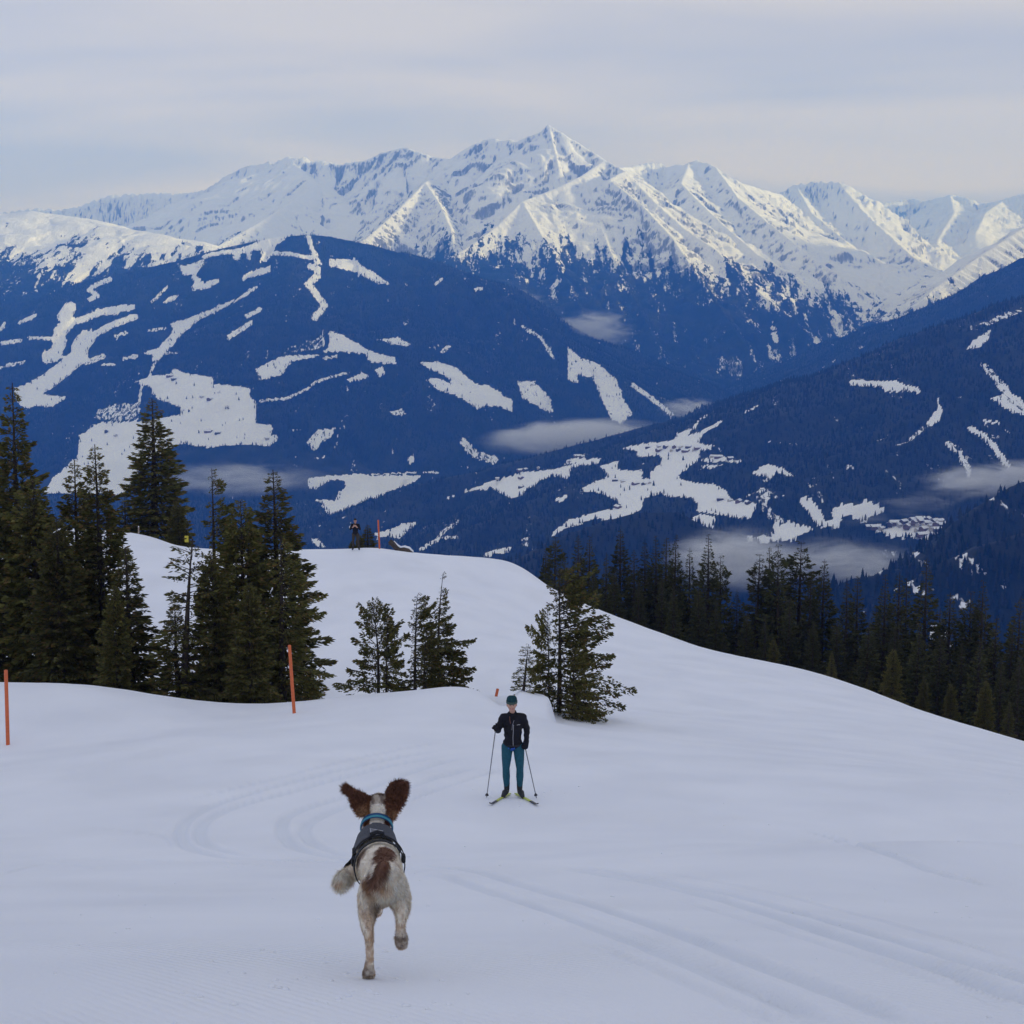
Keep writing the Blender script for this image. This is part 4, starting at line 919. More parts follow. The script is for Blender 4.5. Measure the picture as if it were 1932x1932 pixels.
foot = ground_hit((650+568/3.863)*.8722, (1640+1850/3.863)*.8722)
D0 = float(foot[1]*cp-(foot[2]-CAMZ)*sp_)
def DP(cx, cy, dd): return P((650+cx/3.863)*.8722, (1640+cy/3.863)*.8722, D0+dd)
def dog():
    root = empty('dog', foot)
    tag(root, 'white and brown spaniel running away downhill, ears flying, in grey harness and blue collar', 'dog')
    O = np.array(foot)
    def D(cx, cy, dd): return DP(cx, cy, dd)-O
    parts = []
    sp = [D(703, 1015, .06), D(686, 965, .20), D(655, 895, .36), D(634, 815, .49)]
    parts += chain(sp, [.076, .080, .094, .086], sq=(1, 1.05))
    parts += chain([D(632, 790, .49), D(634, 660, .57), D(640, 545, .63), D(655, 430, .69)], [.082, .062, .050, .050])
    parts += chain([D(655, 415, .68), D(660, 400, .72)], [.060, .056], sq=(1.05, 1)); parts += chain([D(658, 425, .73), D(658, 470, .86)], [.042, .030])
    # ears
    e1 = [(600, 318), (540, 288), (455, 255), (385, 200), (338, 238), (352, 280), (408, 312), (418, 370), (448, 430), (500, 505), (545, 470), (590, 400)]
    e2 = [(700, 318), (712, 260), (755, 195), (822, 172), (903, 195), (890, 300), (862, 380), (822, 440), (795, 480), (768, 540), (735, 470), (715, 400)]
    def shr(q): c = np.mean(q, axis=0); return [(c[0]+(x-c[0])*.98, c[1]+(y-c[1])*.97) for x, y in q]
    e1, e2 = shr(e1), shr(e2)
    def edep(x, c): return .70-.12*abs(x-655)/250+c
    parts.append(slab_np([D(x, y, edep(x, 0)) for x, y in e1], (0.25, -1, .35), .016, -.012))
    parts.append(slab_np([D(x, y, edep(x, 0)) for x, y in e2], (-.25, -1, .35), .016, -.012))
    parts += chain([D(600, 370, .69), D(480, 330, .64)], [.028, .012], sq=(1, .6)); parts += chain([D(705, 370, .69), D(790, 320, .64)], [.028, .014], sq=(1, .6))
    # hind legs
    parts += chain([D(625, 1040, .09), D(585, 1160, .12), D(560, 1290, .06), D(556, 1395, .01), D(574, 1490, -.03), D(580, 1650, -.015), D(570, 1780, .0)], [.056, .053, .037, .024, .0175, .0155, .021])
    parts += chain([D(570, 1790, .0), D(568, 1826, .028)], [.024, .022], sq=(1.15, .8))
    for dx in (-26, -9, 9, 26): parts += chain([D(568+dx, 1815, .02), D(568+dx*1.25, 1838, .046)], [.0105, .009])
    parts += chain([D(775, 1035, .07), D(825, 1160, .10), D(848, 1265, .03), D(838, 1350, -.02), D(835, 1450, -.03), D(842, 1500, -.01)], [.055, .048, .029, .019, .017, .021])
    parts += chain([D(842, 1500, -.012), D(845, 1552, .0)], [.024, .023], sq=(1.15, .9))
    for dx in (-26, -9, 9, 26): parts += chain([D(845+dx, 1545, -.004), D(843+dx*1.1, 1590-abs(dx)*.5, .012)], [.0105, .009])
    parts += chain([D(690, 1050, .05), D(690, 1180, .10)], [.050, .030])
    # forelegs
    parts += chain([D(575, 850, .48), D(470, 940, .47), D(370, 985, .44)], [.050, .034, .028]); parts += chain([D(370, 985, .44), D(335, 1030, .40)], [.028, .029], sq=(1, 1.1))
    parts += chain([D(690, 930, .46), D(675, 1130, .42), D(652, 1240, .38)], [.048, .028, .021]); parts += chain([D(652, 1240, .38), D(640, 1290, .36)], [.022, .020])
    # tail, carried low
    parts += chain([D(693, 915, -.01), D(655, 985, -.045), D(600, 1050, -.05)], [.026, .021, .012])
    me = fuse('body', parts, .0075, 3)
    V = verts_of(me); Nn = normals_of(me)
    Vw = V+O; zr = Vw[:, 2]-CAMZ; dpt = Vw[:, 1]*cp-zr*sp_
    ccx = ((966+Vw[:, 0]/dpt*FPX)/.8722-650)*3.863; ccy = ((966-(Vw[:, 1]*sp_+zr*cp)/dpt*FPX)/.8722-1640)*3.863
    def snap(cx, cy):
        d2 = np.hypot(ccx-cx, ccy-cy); c = np.nonzero(d2 < 14)[0]
        return V[np.argmin(d2)] if len(c) == 0 else V[c[np.argmin(dpt[c])]]
    def near(cx, cy, dd, r, soft=.012):
        d = np.linalg.norm(V-snap(cx, cy)[None], axis=1)
        return 1-sstep(r-soft, r+soft, d+.016*nz)
    def near_old(cx, cy, dd, r, soft=.012):
        d = np.linalg.norm(V-D(cx, cy, dd)[None], axis=1); return 1-sstep(r-soft, r+soft, d+.016*nz)
    nz = fbm(V[:, 0]*34+V[:, 1]*11, V[:, 2]*34-V[:, 1]*13, 3, 4)
    white = np.array([.90, .82, .70]); brown = np.array([.165, .070, .040]); dark = np.array([.085, .036, .022]); tan = np.array([.46, .28, .15]); pad = np.array([.035, .030, .030])
    col = np.tile(white, (len(V), 1))
    def mixc(c, f): 
        nonlocal col
        col = col*(1-f[:, None])+c[None]*f[:, None]
    tick = sstep(.20, .50, fbm(V[:, 0]*85+V[:, 1]*30, V[:, 2]*85+V[:, 1]*50, 3, 14))
    low = np.clip((.33-V[:, 2])/.15, 0, 1)
    mixc(np.array([.33, .22, .15]), tick*.22)
    mixc(tan, np.clip(low*.75, 0, 1)*sstep(-.35, .30, nz)); mixc(np.array([.52, .36, .22]), .45*sstep(.0, .5, fbm(V[:, 0]*16+3, V[:, 2]*16, 2, 24))*(V[:, 1] < D(0, 900, .2)[1]))
    mixc(brown, tick*low*.55)
    # saddle patch running from the loins to the left buttock
    pt = [(735, 760, .2, .042), (690, 765, .2, .036), (720, 785, .2, .046), (690, 805, .2, .050), (680, 830, .2, .050), (668, 855, .1, .046), (655, 885, .1, .044), (640, 915, .05, .042), (620, 945, .05, .038), (600, 985, .03, .036), (578, 1020, .03, .034), (555, 1050, .03, .033), (535, 1085, .04, .028)]
    f = np.zeros(len(V))
    for q in pt: f = np.maximum(f, near(*q))
    mixc(brown, f*.95)
    mixc(brown, near(790, 780, .16, .016)); mixc(brown, near(715, 905, -.01, .016)*.9); mixc(brown, near(820, 890, .05, .018, .016)*.45)
    mixc(tan, near(560, 1110, .03, .036, .02)*.75); mixc(tan, near(650, 1060, .0, .030, .02)*.5); mixc(tan, near(700, 1120, .0, .028, .02)*.45)
    # ears and sides of the head, white blaze down the neck
    hd = D(655, 400, .70); ex = np.abs(V[:, 0]-hd[0]); up_ = V[:, 2] > D(0, 545, .64)[2]
    isf = (V[:, 1] > D(0, 300, .47)[1]) & up_
    mixc(brown, np.where(isf & (ex > .030+.010*nz), 1.0, 0.0)); mixc(dark, np.where(isf & (V[:, 2] > D(655, 350, .68)[2]), .8, 0)*(1-.5*sstep(.0, .3, nz)))
    mixc(tan, np.where(isf, near(530, 470, .66, .030, .02)*.6+near(770, 500, .66, .025, .02)*.6, 0))
    mixc(brown, near(650, 610, .56, .030, .02)*.7); mixc(brown, near(480, 830, .42, .045, .02)*.75)
    mixc(white, near(345, 1010, .4, .060, .02)*.9); mixc(tan, near(300, 1040, .38, .016, .012)*.8)
    for q in ((568, 1815, .02, .034), (845, 1555, .0, .040), (645, 1275, .36, .032)): mixc(pad*2.0+np.array([.06, .045, .035]), near(*q, .020)*.7*(.6+.6*sstep(-.3, .3, nz)))
    color_attr(me, np.clip(col, .01, .9))
    ob = link_mesh('body', me, attr_mat('spaniel_coat'), root)
    # fur
    g = np.random.default_rng(3)
    tri = np.array([p.vertices[:] if len(p.vertices) == 4 else list(p.vertices)+[p.vertices[2]] for p in me.polygons])
    A = V[tri[:, 0]]; B = V[tri[:, 1]]; C = V[tri[:, 2]]; Dq = V[tri[:, 3]]
    ar = np.linalg.norm(np.cross(C-A, Dq-B), axis=1); n = 64000
    fi = g.choice(len(tri), n, p=ar/ar.sum()); u, v = g.random((2, n, 1))
    pos = (A[fi]*(1-u)+B[fi]*u)*(1-v)+(Dq[fi]*(1-u)+C[fi]*u)*v
    nr = Nn[tri[fi, 0]]; cc = col[tri[fi, g.integers(0, 4, n)]]
    ax = sp[0]-sp[3]; ax /= np.linalg.norm(ax)
    flow = ax[None]*.8+np.array([0, 0, -.8])[None]
    ear = (np.abs(pos[:, 0]-hd[0]) > .045) & (pos[:, 1] > D(0, 300, .47)[1]) & (pos[:, 2] > D(0, 540, .66)[2])
    flow = np.where(ear[:, None], np.stack([np.sign(pos[:, 0]-hd[0])*.5, g.normal(-.2, .3, n), -.2+g.normal(0, .5, n)], -1), flow)
    ln = g.uniform(.007, .014, n)
    thigh = np.exp(-((pos[:, 2]-.34)/.09)**2)*(pos[:, 1] < .12); ln = ln*(1+1.1*thigh); ln = np.where(ear, ln*1.6, ln)
    paw = np.linalg.norm(pos-D(345, 1020, .41)[None], axis=1) < .06; ln = np.where(paw, ln*3.0, ln)
    ln = np.where((pos[:, 2] < .16), ln*.55, ln)
    tl = np.linalg.norm(pos-D(650, 1000, -.04)[None], axis=1) < .06; ln = np.where(tl, ln*1.7, ln)
    dr = flow+g.normal(0, .28, (n, 3))+nr*.55; dr -= nr*np.minimum(0, (dr*nr).sum(1)-.18)[:, None]; dr /= np.linalg.norm(dr, axis=1)[:, None]
    sd = np.cross(dr, nr); sd /= np.maximum(1e-6, np.linalg.norm(sd, axis=1))[:, None]
    w = g.uniform(.0011, .0022, n)[:, None]
    T = np.stack([pos-sd*w-nr*.002, pos+sd*w-nr*.002, pos+dr*ln[:, None]], 1).reshape(-1, 3)
    fm = mesh_np('fur', T, np.arange(n*3).reshape(-1, 3))
    vc = np.repeat(np.clip(cc*np.where(ear[:, None], g.uniform(.55, 1.9, (n, 1)), g.uniform(.80, 1.35, (n, 1))), .008, .9), 3, 0); color_attr(fm, vc)
    link_mesh('fur', fm, attr_mat('spaniel_fur', .65, .25), root)
    # harness, fitted to the body
    ctr = (A+B+C+Dq)/4
    s0, s1 = sp[0], sp[3]; axd = s1-s0; Ls = np.linalg.norm(axd); axd /= Ls
    t = ((ctr-s0)@axd)/Ls; rel = ctr-s0-np.outer(t*Ls, axd)
    upv = np.array([0, 0, 1.0])-axd*axd[2]; upv /= np.linalg.norm(upv)
    rr = rel/np.maximum(1e-6, np.linalg.norm(rel, axis=1))[:, None]; upc = rr@upv
    HM = flat_mat('harness_cloth', (.078, .083, .098), .85, var=.25, scale=160, bump=.3, spec=.2); HK = flat_mat('harness_webbing', (.014, .015, .020), .7, var=.2, scale=200, spec=.3)
    sm = shell_from(me, (t > .76) & (t < 1.12) & (upc > .30) & (np.linalg.norm(rel, axis=1) < .16), .012, .006, 'harness')
    hs = link_mesh('harness', sm, HM, root)
    link_mesh('strap', shell_from(me, (t > .60) & (t < .665) & (upc > -1.1) & (np.linalg.norm(rel, axis=1) < .15), .011, .004, 'strap'), HK, hs)
    link_mesh('strap', shell_from(me, (t > .75) & (t < .80) & (upc > .22) & (np.linalg.norm(rel, axis=1) < .15), .017, .004, 'strap'), HK, hs)
    link_mesh('strap', shell_from(me, (t > 1.0) & (t < 1.07) & (upc < .45) & (np.linalg.norm(rel, axis=1) < .15), .012, .005, 'strap'), HK, hs)
    # patch with its pale print, handle, buckles
    Vh = verts_of(sm)
    def top_at(cx, cy, dd, lift):
        """a point on the harness under a place on its back"""
        w = Vh+O; zq = w[:, 2]-CAMZ; dq = w[:, 1]*cp-zq*sp_
        hx = ((966+w[:, 0]/dq*FPX)/.8722-650)*3.863; hy = ((966-(w[:, 1]*sp_+zq*cp)/dq*FPX)/.8722-1640)*3.863
        e2 = np.hypot(hx-cx, hy-cy); c = np.nonzero(e2 < 16)[0]
        k = int(np.argmin(e2)) if len(c) == 0 else int(c[np.argmin(dq[c])])
        return Vh[k]+np.array([0, -.35, .94])*lift
    pc = [top_at(572, 588, .50, .004), top_at(694, 605, .50, .004), top_at(690, 662, .45, .004), top_at(576, 640, .45, .004)]
    def plate(name, c4, th, mat, par):
        c4 = np.array(c4); nv = np.cross(c4[1]-c4[0], c4[3]-c4[0]); nv /= np.linalg.norm(nv); nv *= (1 if nv[2] > 0 else -1)
        V8 = np.concatenate([c4, c4+nv*th]); F8 = [(3, 2, 1, 0), (4, 5, 6, 7), (0, 1, 5, 4), (1, 2, 6, 5), (2, 3, 7, 6), (3, 0, 4, 7)]
        return link_mesh(name, mesh_np(name, V8, np.array(F8)), mat, par), c4, nv
    MP = flat_mat('patch_grey', (.16, .165, .18), .8, var=.2, scale=120); ML = flat_mat('patch_print', (.42, .42, .45), .8, var=.2, scale=120)
    po, c4, nv = plate('patch', pc, .004, MP, hs)
    def pl(u, v): return (c4[0]*(1-u)+c4[1]*u)*(1-v)+(c4[3]*(1-u)+c4[2]*u)*v+nv*.0042
    marks = [(.05, .05, .95, .13), (.05, .87, .95, .95), (.03, .05, .09, .95), (.91, .05, .97, .95), (.16, .24, .24, .46), (.28, .24, .36, .46), (.40, .22, .50, .44), (.54, .26, .64, .46), (.68, .24, .84, .44), (.18, .58, .40, .74), (.46, .56, .60, .76), (.66, .58, .82, .72)]
    MV, MF = [], []
    for a0, b0, a1, b1 in marks:
        i0 = len(MV); MV += [pl(a0, b0), pl(a1, b0), pl(a1, b1), pl(a0, b1)]; MF.append((i0, i0+1, i0+2, i0+3))
    link_mesh('print', mesh_np('print', np.array(MV), np.array(MF)), ML, hs)
    hv, hf = tube_np([top_at(590, 700, .42, .0), top_at(600, 690, .42, .022), top_at(640, 690, .42, .028), top_at(680, 700, .42, .022), top_at(690, 708, .42, 0)], [.009]*5, 6)
    link_mesh('handle', mesh_np('handle', hv, hf, True), HK, hs)
    Vb = V
    for cx, cy, dd in ((418, 862, .34), (425, 780, .40), (838, 838, .30)):
        q = D(cx, cy, dd); k = np.argmin(np.linalg.norm(Vb-q[None], axis=1)); c = Vb[k]+Nn[k]*.016
        bm = bmesh.new(); bmesh.ops.create_cube(bm, size=1.0); bmesh.ops.scale(bm, vec=(.016, .030, .036), verts=bm.verts)
        bmesh.ops.bevel(bm, geom=bm.edges[:], offset=.004, segments=2, affect='EDGES')
        bm2 = bpy.data.meshes.new('buckle'); bm.to_mesh(bm2); bm.free()
        o = link_mesh('buckle', bm2, HK, hs); o.location = c; o.rotation_euler = (.3, .0, .2)
    # collar
    c0 = D(637, 575, .605); nvn = D(640, 545, .63)-D(634, 640, .57); nvn /= np.linalg.norm(nvn)
    xx = np.array([1.0, 0, 0])-nvn*nvn[0]; xx /= np.linalg.norm(xx); yy = np.cross(nvn, xx)
    def ring(off, h, r, mat, name, par):
        k = 40; RV, RF = [], []
        for i in range(k):
            a = 2*math.pi*i/k; d_ = xx*math.cos(a)+yy*math.sin(a)
            for hh, r2 in ((off-h/2, r), (off-h/2, r+.005), (off+h/2, r+.005), (off+h/2, r)): RV.append(c0+nvn*hh+d_*r2)
        for i in range(k):
            j = (i+1) % k
            for q in range(4): RF.append((i*4+q, j*4+q, j*4+(q+1) % 4, i*4+(q+1) % 4))
        return link_mesh(name, mesh_np(name, np.array(RV), np.array(RF)), mat, par)
    cl = ring(.0, .026, .0645, flat_mat('collar_blue', (.012, .075, .19), .6, var=.2, scale=150), 'collar', root)
    ring(-.007, .010, .0670, flat_mat('collar_teal', (.05, .26, .32), .6, var=.2, scale=150), 'stripe', cl)
    return root
dog()
# ------------------------------------------------------------------ people
def figure(root, J, mats, scale=1.0, vox=.011, fingers=True, face=True):
    """a clothed standing figure; J holds joint positions in metres, facing -Y"""
    j = {k: np.array(v, float) for k, v in J.items()}
    def arm(s, grow=0.0): return chain([j['sho'+s], j['elb'+s], j['wri'+s]], [.062+grow, .048+grow, .033+grow])
    def leg(s, grow=0.0): return chain([j['hip'+s], j['hip'+s]*.45+j['kne'+s]*.55, j['kne'+s], j['kne'+s]*.62+j['ank'+s]*.38+np.array([0, .012, 0]), j['ank'+s]], [.100+grow, .082+grow, .060+grow, .064+grow, .040+grow])
    hd, nk = j['head'], j['neck']
    torso = lambda g: [capsule_np(j['pel']+[-.06, 0, 0], j['pel']+[.06, 0, 0], .105+g, .105+g, (1, .95)), capsule_np(j['pel'], j['waist'], .135+g, .135+g, (1.0, .76), (0, 1, 0)), capsule_np(j['waist'], j['chest'], .138+g, .150+g, (1.05, .76), (0, 1, 0)),
        capsule_np(j['shoL']*.9+j['shoR']*.1, j['shoL']*.1+j['shoR']*.9, .066+g, .066+g), capsule_np(j['chest'], nk-[0, 0, .03], .125+g, .062+g, (1.15, .8), (0, 1, 0))]
    skull = [capsule_np(hd+[0, .012, .028], hd+[0, .0, -.012], .088, .082, (.96, 1.06), (0, 1, 0)), capsule_np(hd+[0, -.030, -.045], hd+[0, -.048, -.082], .066, .044, (1.08, .9), (0, 1, 0)), capsule_np(nk+[0, 0, -.04], hd+[0, .01, -.05], .056, .054),
        capsule_np(hd+[0, -.086, .008], hd+[0, -.112, -.026], .010, .017)]
    for s in (-1, 1): skull.append(capsule_np(hd+[s*.083, .008, .012], hd+[s*.082, .012, -.030], .016, .012, (.6, 1), (1, 0, 0)))
    hands, fat = [], []
    for s, sg in (('L', -1), ('R', 1)):
        w, h = j['wri'+s], j['hand'+s]; d = (h-w)/max(1e-6, np.linalg.norm(h-w)); side = np.array(J.get('thumb'+s, (-sg, 0, .2)), float); side -= d*(side@d); side /= np.linalg.norm(side); nrm = np.cross(d, side)
        hl = []
        hl.append(capsule_np(w, h, .031, .036, (1.15, .62), side))
        for q, ln_ in zip((-1.5, -.5, .5, 1.5), (.030, .036, .038, .033)):
            b0 = h+side*q*.0185+d*.022; m0 = b0+d*ln_*.55+nrm*.030; e0 = m0-d*ln_*.75+nrm*.020
            hl += chain([b0, m0, e0], [.0115, .0108, .0095])
        hl += chain([w*.4+h*.6+side*.034, h+side*.046+d*.006+nrm*.022, h+side*.022+d*.026+nrm*.042], [.0135, .012, .0105])
        hands.append(hl)
        fat.append([(v_.mean(0)+(v_-v_.mean(0))*1.45, f_) for v_, f_ in hl])
    body = fuse('body', torso(-.012)+arm('L', -.01)+arm('R', -.01)+leg('L', -.008)+leg('R', -.008)+skull+[x for h in hands for x in h]+chain([j['ankL'], j['toeL']], [.026, .018])+chain([j['ankR'], j['toeR']], [.026, .018]), vox*.8, 2)
    b = link_mesh('body', body, mats['skin'], root)
    g = np.random.default_rng(1)
    jk = fuse('jacket', torso(.012)+arm('L', .010)+arm('R', .010)+[capsule_np(nk+[0, .004, -.055], nk+[0, .006, -.012], .074, .070)], vox, 2)
    # open front of the collar and a straight hem
    bm = bmesh.new(); bm.from_mesh(jk)
    vz = j['pel'][2]-.075
    bmesh.ops.bisect_plane(bm, geom=bm.verts[:]+bm.edges[:]+bm.faces[:], plane_co=(0, 0, vz), plane_no=(0, 0, -1), clear_outer=True)
    bmesh.ops.holes_fill(bm, edges=[e for e in bm.edges if e.is_boundary])
    for v in bm.verts: v.co.y += .006*math.sin(v.co.z*46+v.co.x*20); v.co.x += .004*math.sin(v.co.z*61+v.co.y*30)
    bm.to_mesh(jk); bm.free()
    link_mesh('jacket', jk, mats['jacket'], root)
    tr = fuse('trousers', [capsule_np(j['pel']+[-.055, 0, -.01], j['pel']+[.055, 0, -.01], .108, .108, (1, .95))]+leg('L', .005)+leg('R', .005), vox, 2)
    link_mesh('trousers', tr, mats['trousers'], root)
    for i, s in enumerate('LR'):
        link_mesh('glove', fuse('glove', [(v_+(v_-v_.mean(0))*.0+0, f_) for v_, f_ in fat[i]]+[capsule_np(j['wri'+s]*1.0, j['wri'+s]*.82+j['elb'+s]*.18, .040, .044)], vox*.6, 1, .4), mats['glove'], root)
        a, t = j['ank'+s], j['toe'+s]
        bt = fuse('boot', chain([a+[0, 0, .105], a+[0, .0, .04], a+[0, .005, -.035]], [.056, .053, .048])+chain([a+[0, .035, -.062], (a*.6+t*.4)+[0, 0, -.012], t], [.042, .056, .036], sq=(1.1, .85)), vox*.8, 2)
        link_mesh('boot', bt, mats['boot'], root)
    if face:
        eye = flat_mat('eye_dark', (.02, .016, .014), .3); lip = flat_mat('lip_red', (.42, .10, .085), .5); tooth = flat_mat('tooth_white', (.75, .72, .68), .4); brow = flat_mat('brow_brown', (.10, .065, .045), .8)
        def pebble(nm, c, r, m):
            bm = bmesh.new(); bmesh.ops.create_icosphere(bm, subdivisions=2, radius=1.0); bmesh.ops.scale(bm, vec=r, verts=bm.verts); bmesh.ops.translate(bm, vec=c, verts=bm.verts)
            me = bpy.data.meshes.new(nm); bm.to_mesh(me); bm.free(); return link_mesh(nm, me, m, root, True)
        for s in (-1, 1):
            pebble('eye', hd+[s*.031, -.081, .008], (.0115, .006, .006), eye); pebble('eyebrow', hd+[s*.032, -.086, .026], (.018, .006, .0045), brow)
        pebble('mouth', hd+[0, -.083, -.056], (.034, .010, .014), lip); pebble('teeth', hd+[0, -.091, -.054], (.016, .0040, .0035), tooth)
    return j
def pole_stick(name, top, bottom, label, group, mat, grip, basket):
    o = empty(name, bottom); tag(o, label, 'ski pole', group)
    a = np.array(top)-np.array(bottom); v, f = tube_np([a*0, a*.5, a*.93], [.0075, .0085, .0095], 8); link_mesh('shaft', mesh_np('shaft', v, f, True), mat, o)
    v, f = tube_np([a*.90, a*.94, a*.985, a], [.012, .016, .0145, .018], 8); link_mesh('grip', mesh_np('grip', v, f, True), grip, o)
    d = a/np.linalg.norm(a); v, f = tube_np([d*.035, d*.05, d*.075, d*.09], [.008, .034, .022, .009], 10); link_mesh('basket', mesh_np('basket', v, f, True), basket, o)
    return o
def skier():
    q = P(968, 1497, 28.3); x, y = q[0], q[1]; z = float(near_z(np.array([x]), np.array([y]), True)[0])
    root = empty('person', (x, y, z+.03)); tag(root, 'skier in black jacket, teal tights and dark knitted hat standing with two poles', 'person')
    J = dict(head=(-.022, -.02, 1.672), neck=(-.012, .005, 1.530), chest=(0, .0, 1.33), waist=(-.004, .005, 1.10), pel=(-.006, .0, .965), shoL=(-.176, 0, 1.432), shoR=(.170, 0, 1.440), elbL=(-.268, -.02, 1.205), elbR=(.245, .045, 1.205),
        wriL=(-.296, -.20, 1.262), wriR=(.232, -.035, 1.000), handL=(-.302, -.262, 1.305), handR=(.215, -.075, .935), thumbL=(.5, .2, .8), thumbR=(-.3, -.9, .2), hipL=(-.105, 0, .90), hipR=(.100, 0, .90), kneL=(-.125, -.03, .50), kneR=(.122, -.03, .495), ankL=(-.112, .01, .125), ankR=(.118, .01, .120), toeL=(-.175, -.165, .046), toeR=(.170, -.175, .040))
    mats = dict(skin=flat_mat('skin', (.50, .29, .215), .55, var=.08, scale=18, spec=.35), jacket=flat_mat('jacket_black', (.012, .012, .017), .75, var=.3, scale=40, bump=.4, spec=.2), trousers=flat_mat('tights_teal', (.014, .085, .125), .7, var=.18, scale=26, bump=.2, spec=.25), glove=flat_mat('glove_black', (.010, .010, .015), .75, spec=.2), boot=flat_mat('boot_black', (.016, .017, .020), .5, spec=.4))
    j = figure(root, J, mats, vox=.012)
    hd = j['head']
    hat = fuse('hat', [capsule_np(hd+[0, .014, .060], hd+[0, .016, .052], .098, .096, (.95, 1.05), (0, 1, 0)), capsule_np(hd+[-.025, .016, .095], hd+[.025, .016, .095], .068, .068)], .010, 3)
    bm = bmesh.new(); bm.from_mesh(hat); bmesh.ops.bisect_plane(bm, geom=bm.verts[:]+bm.edges[:]+bm.faces[:], plane_co=hd+[0, 0, .036], plane_no=(0, -.18, -1), clear_outer=True); bm.to_mesh(hat); bm.free()
    ho = link_mesh('hat', hat, flat_mat('hat_teal', (.016, .050, .062), .9, var=.3, scale=60, bump=.5, spec=.1), root)
    V, F = [], []; k = 28
    for i in range(k):
        a = 2*math.pi*i/k; c = np.array([math.cos(a)*.0955, math.sin(a)*.104+.014, 0])+hd
        c[2] += .012*math.sin(a)
        for dz, r in ((.030, 1), (.032, 1.045), (.068, 1.055), (.072, 1)): V.append(np.array([(c[0]-hd[0])*r+hd[0], (c[1]-hd[1]-.014)*r+hd[1]+.014, c[2]+dz]))
    for i in range(k):
        for s in range(4): F.append((i*4+s, ((i+1) % k)*4+s, ((i+1) % k)*4+(s+1) % 4, i*4+(s+1) % 4))
    link_mesh('hat_band', mesh_np('hat_band', np.array(V), np.array(F), True), flat_mat('band_grey_green', (.055, .095, .085), .9, var=.3, scale=90, bump=.4), ho)
    def front(nm, pts, w, m, th=.007):
        """a raised strip up the front of the jacket"""
        v, f = tube_np([np.array(p) for p in pts], [w]*len(pts), 6); v[:, 1] = np.mean(v[:, 1])+(v[:, 1]-np.mean(v[:, 1])) if False else v[:, 1]
        return link_mesh(nm, mesh_np(nm, v, f, True), m, root)
    zm = flat_mat('zip_grey', (.30, .30, .33), .4); 
    front('zip', [(.002, -.128, .955), (-.002, -.130, 1.10), (.004, -.134, 1.22), (.008, -.142, 1.34)], .0065, zm)
    front('zip_fold', [(-.020, -.138, 1.24), (-.012, -.146, 1.33), (.018, -.136, 1.42)], .004, zm); front('drawcord', [(-.060, -.092, 1.475), (-.056, -.122, 1.42), (-.046, -.138, 1.36)], .005, flat_mat('cord_brown', (.20, .085, .06), .7))
    front('collar_edge', [(-.075, -.040, 1.515), (-.035, -.090, 1.460), (.0, -.112, 1.425), (.045, -.085, 1.462), (.075, -.035, 1.515)], .012, mats['jacket'])
    front('emblem', [(.068, -.140, 1.332), (.088, -.139, 1.340), (.110, -.135, 1.338), (.124, -.130, 1.340)], .0036, flat_mat('emblem_white', (.55, .55, .58), .5))
    front('belt', [(-.150, -.035, .955), (-.09, -.104, .945), (0, -.128, .94), (.09, -.104, .945), (.150, -.035, .955)], .020, flat_mat('belt_black', (.013, .013, .02), .6))
    bl = flat_mat('buckle_blue', (.012, .075, .42), .45)
    for a, b_ in (((-.085, -.128, .918), (-.075, -.130, .895)), ((-.035, -.136, .905), (.018, -.138, .903)), ((.022, -.136, .925), (.028, -.136, .890)), ((-.05, -.136, .880), (.01, -.136, .878))):
        front('buckle', [a, b_], .010, bl)
    # skis and poles
    ym = flat_mat('ski_yellow', (.50, .56, .06), .35, var=.15, scale=8); km = flat_mat('ski_black', (.03, .03, .035), .4)
    def ski(px, ang, label):
        s = empty('ski', (x+px, y-.02, z+.012), 0.0); tag(s, label, 'ski', 'skis under the skier')
        n = 26; V, F = [], []
        cs, sn = math.sin(ang), -math.cos(ang)
        for i in range(n):
            t = -.30+1.20*i/(n-1); w = .0225*(1-.5*max(0, (t-.74)/.17)**2) if t < .89 else .010
            up = max(0, (t-.74)/.18)**2*.050; gx, gy = x+px+cs*t, y-.02+sn*t
            gz = float(near_z(np.array([gx]), np.array([gy]), True)[0])-z+up+.004
            for sx, hz in ((-1, 0), (1, 0), (1, .014), (-1, .014)): V.append((cs*t+sn*sx*-w, sn*t+cs*sx*w, gz+hz))
        for i in range(n-1):
            for q in range(4): F.append((i*4+q, i*4+(q+1) % 4, i*4+4+(q+1) % 4, i*4+4+q))
        F.append((3, 2, 1, 0)); F.append((n*4-4, n*4-3, n*4-2, n*4-1)); F = np.array(F); V = np.array(V)
        qd = F[:-2]; a = np.concatenate([qd[qd.min(1) < 17*4], F[-2:-1]]); b_ = np.concatenate([qd[qd.min(1) >= 17*4], F[-1:]])
        for nm, ff, mm in (('ski_body', a, ym), ('ski_tip', b_, km)):
            us, iv = np.unique(ff, return_inverse=True); link_mesh(nm, mesh_np(nm, V[us], iv.reshape(ff.shape)), mm, s)
        bm = bmesh.new(); bmesh.ops.create_cube(bm, size=1.0); bmesh.ops.scale(bm, vec=(.046, .13, .022), verts=bm.verts); bmesh.ops.bevel(bm, geom=bm.edges[:], offset=.006, segments=1, affect='EDGES')
        me = bpy.data.meshes.new('binding'); bm.to_mesh(me); bm.free(); o = link_mesh('binding', me, km, s); o.location = (cs*.10, sn*.10, .022+.0); o.rotation_euler = (0, 0, ang)
    ski(-.14, R(-17), 'yellow cross-country ski under the boot on the left of the photo, tip pointing left')
    ski(.14, R(19), 'yellow cross-country ski under the boot on the right of the photo, tip pointing right')
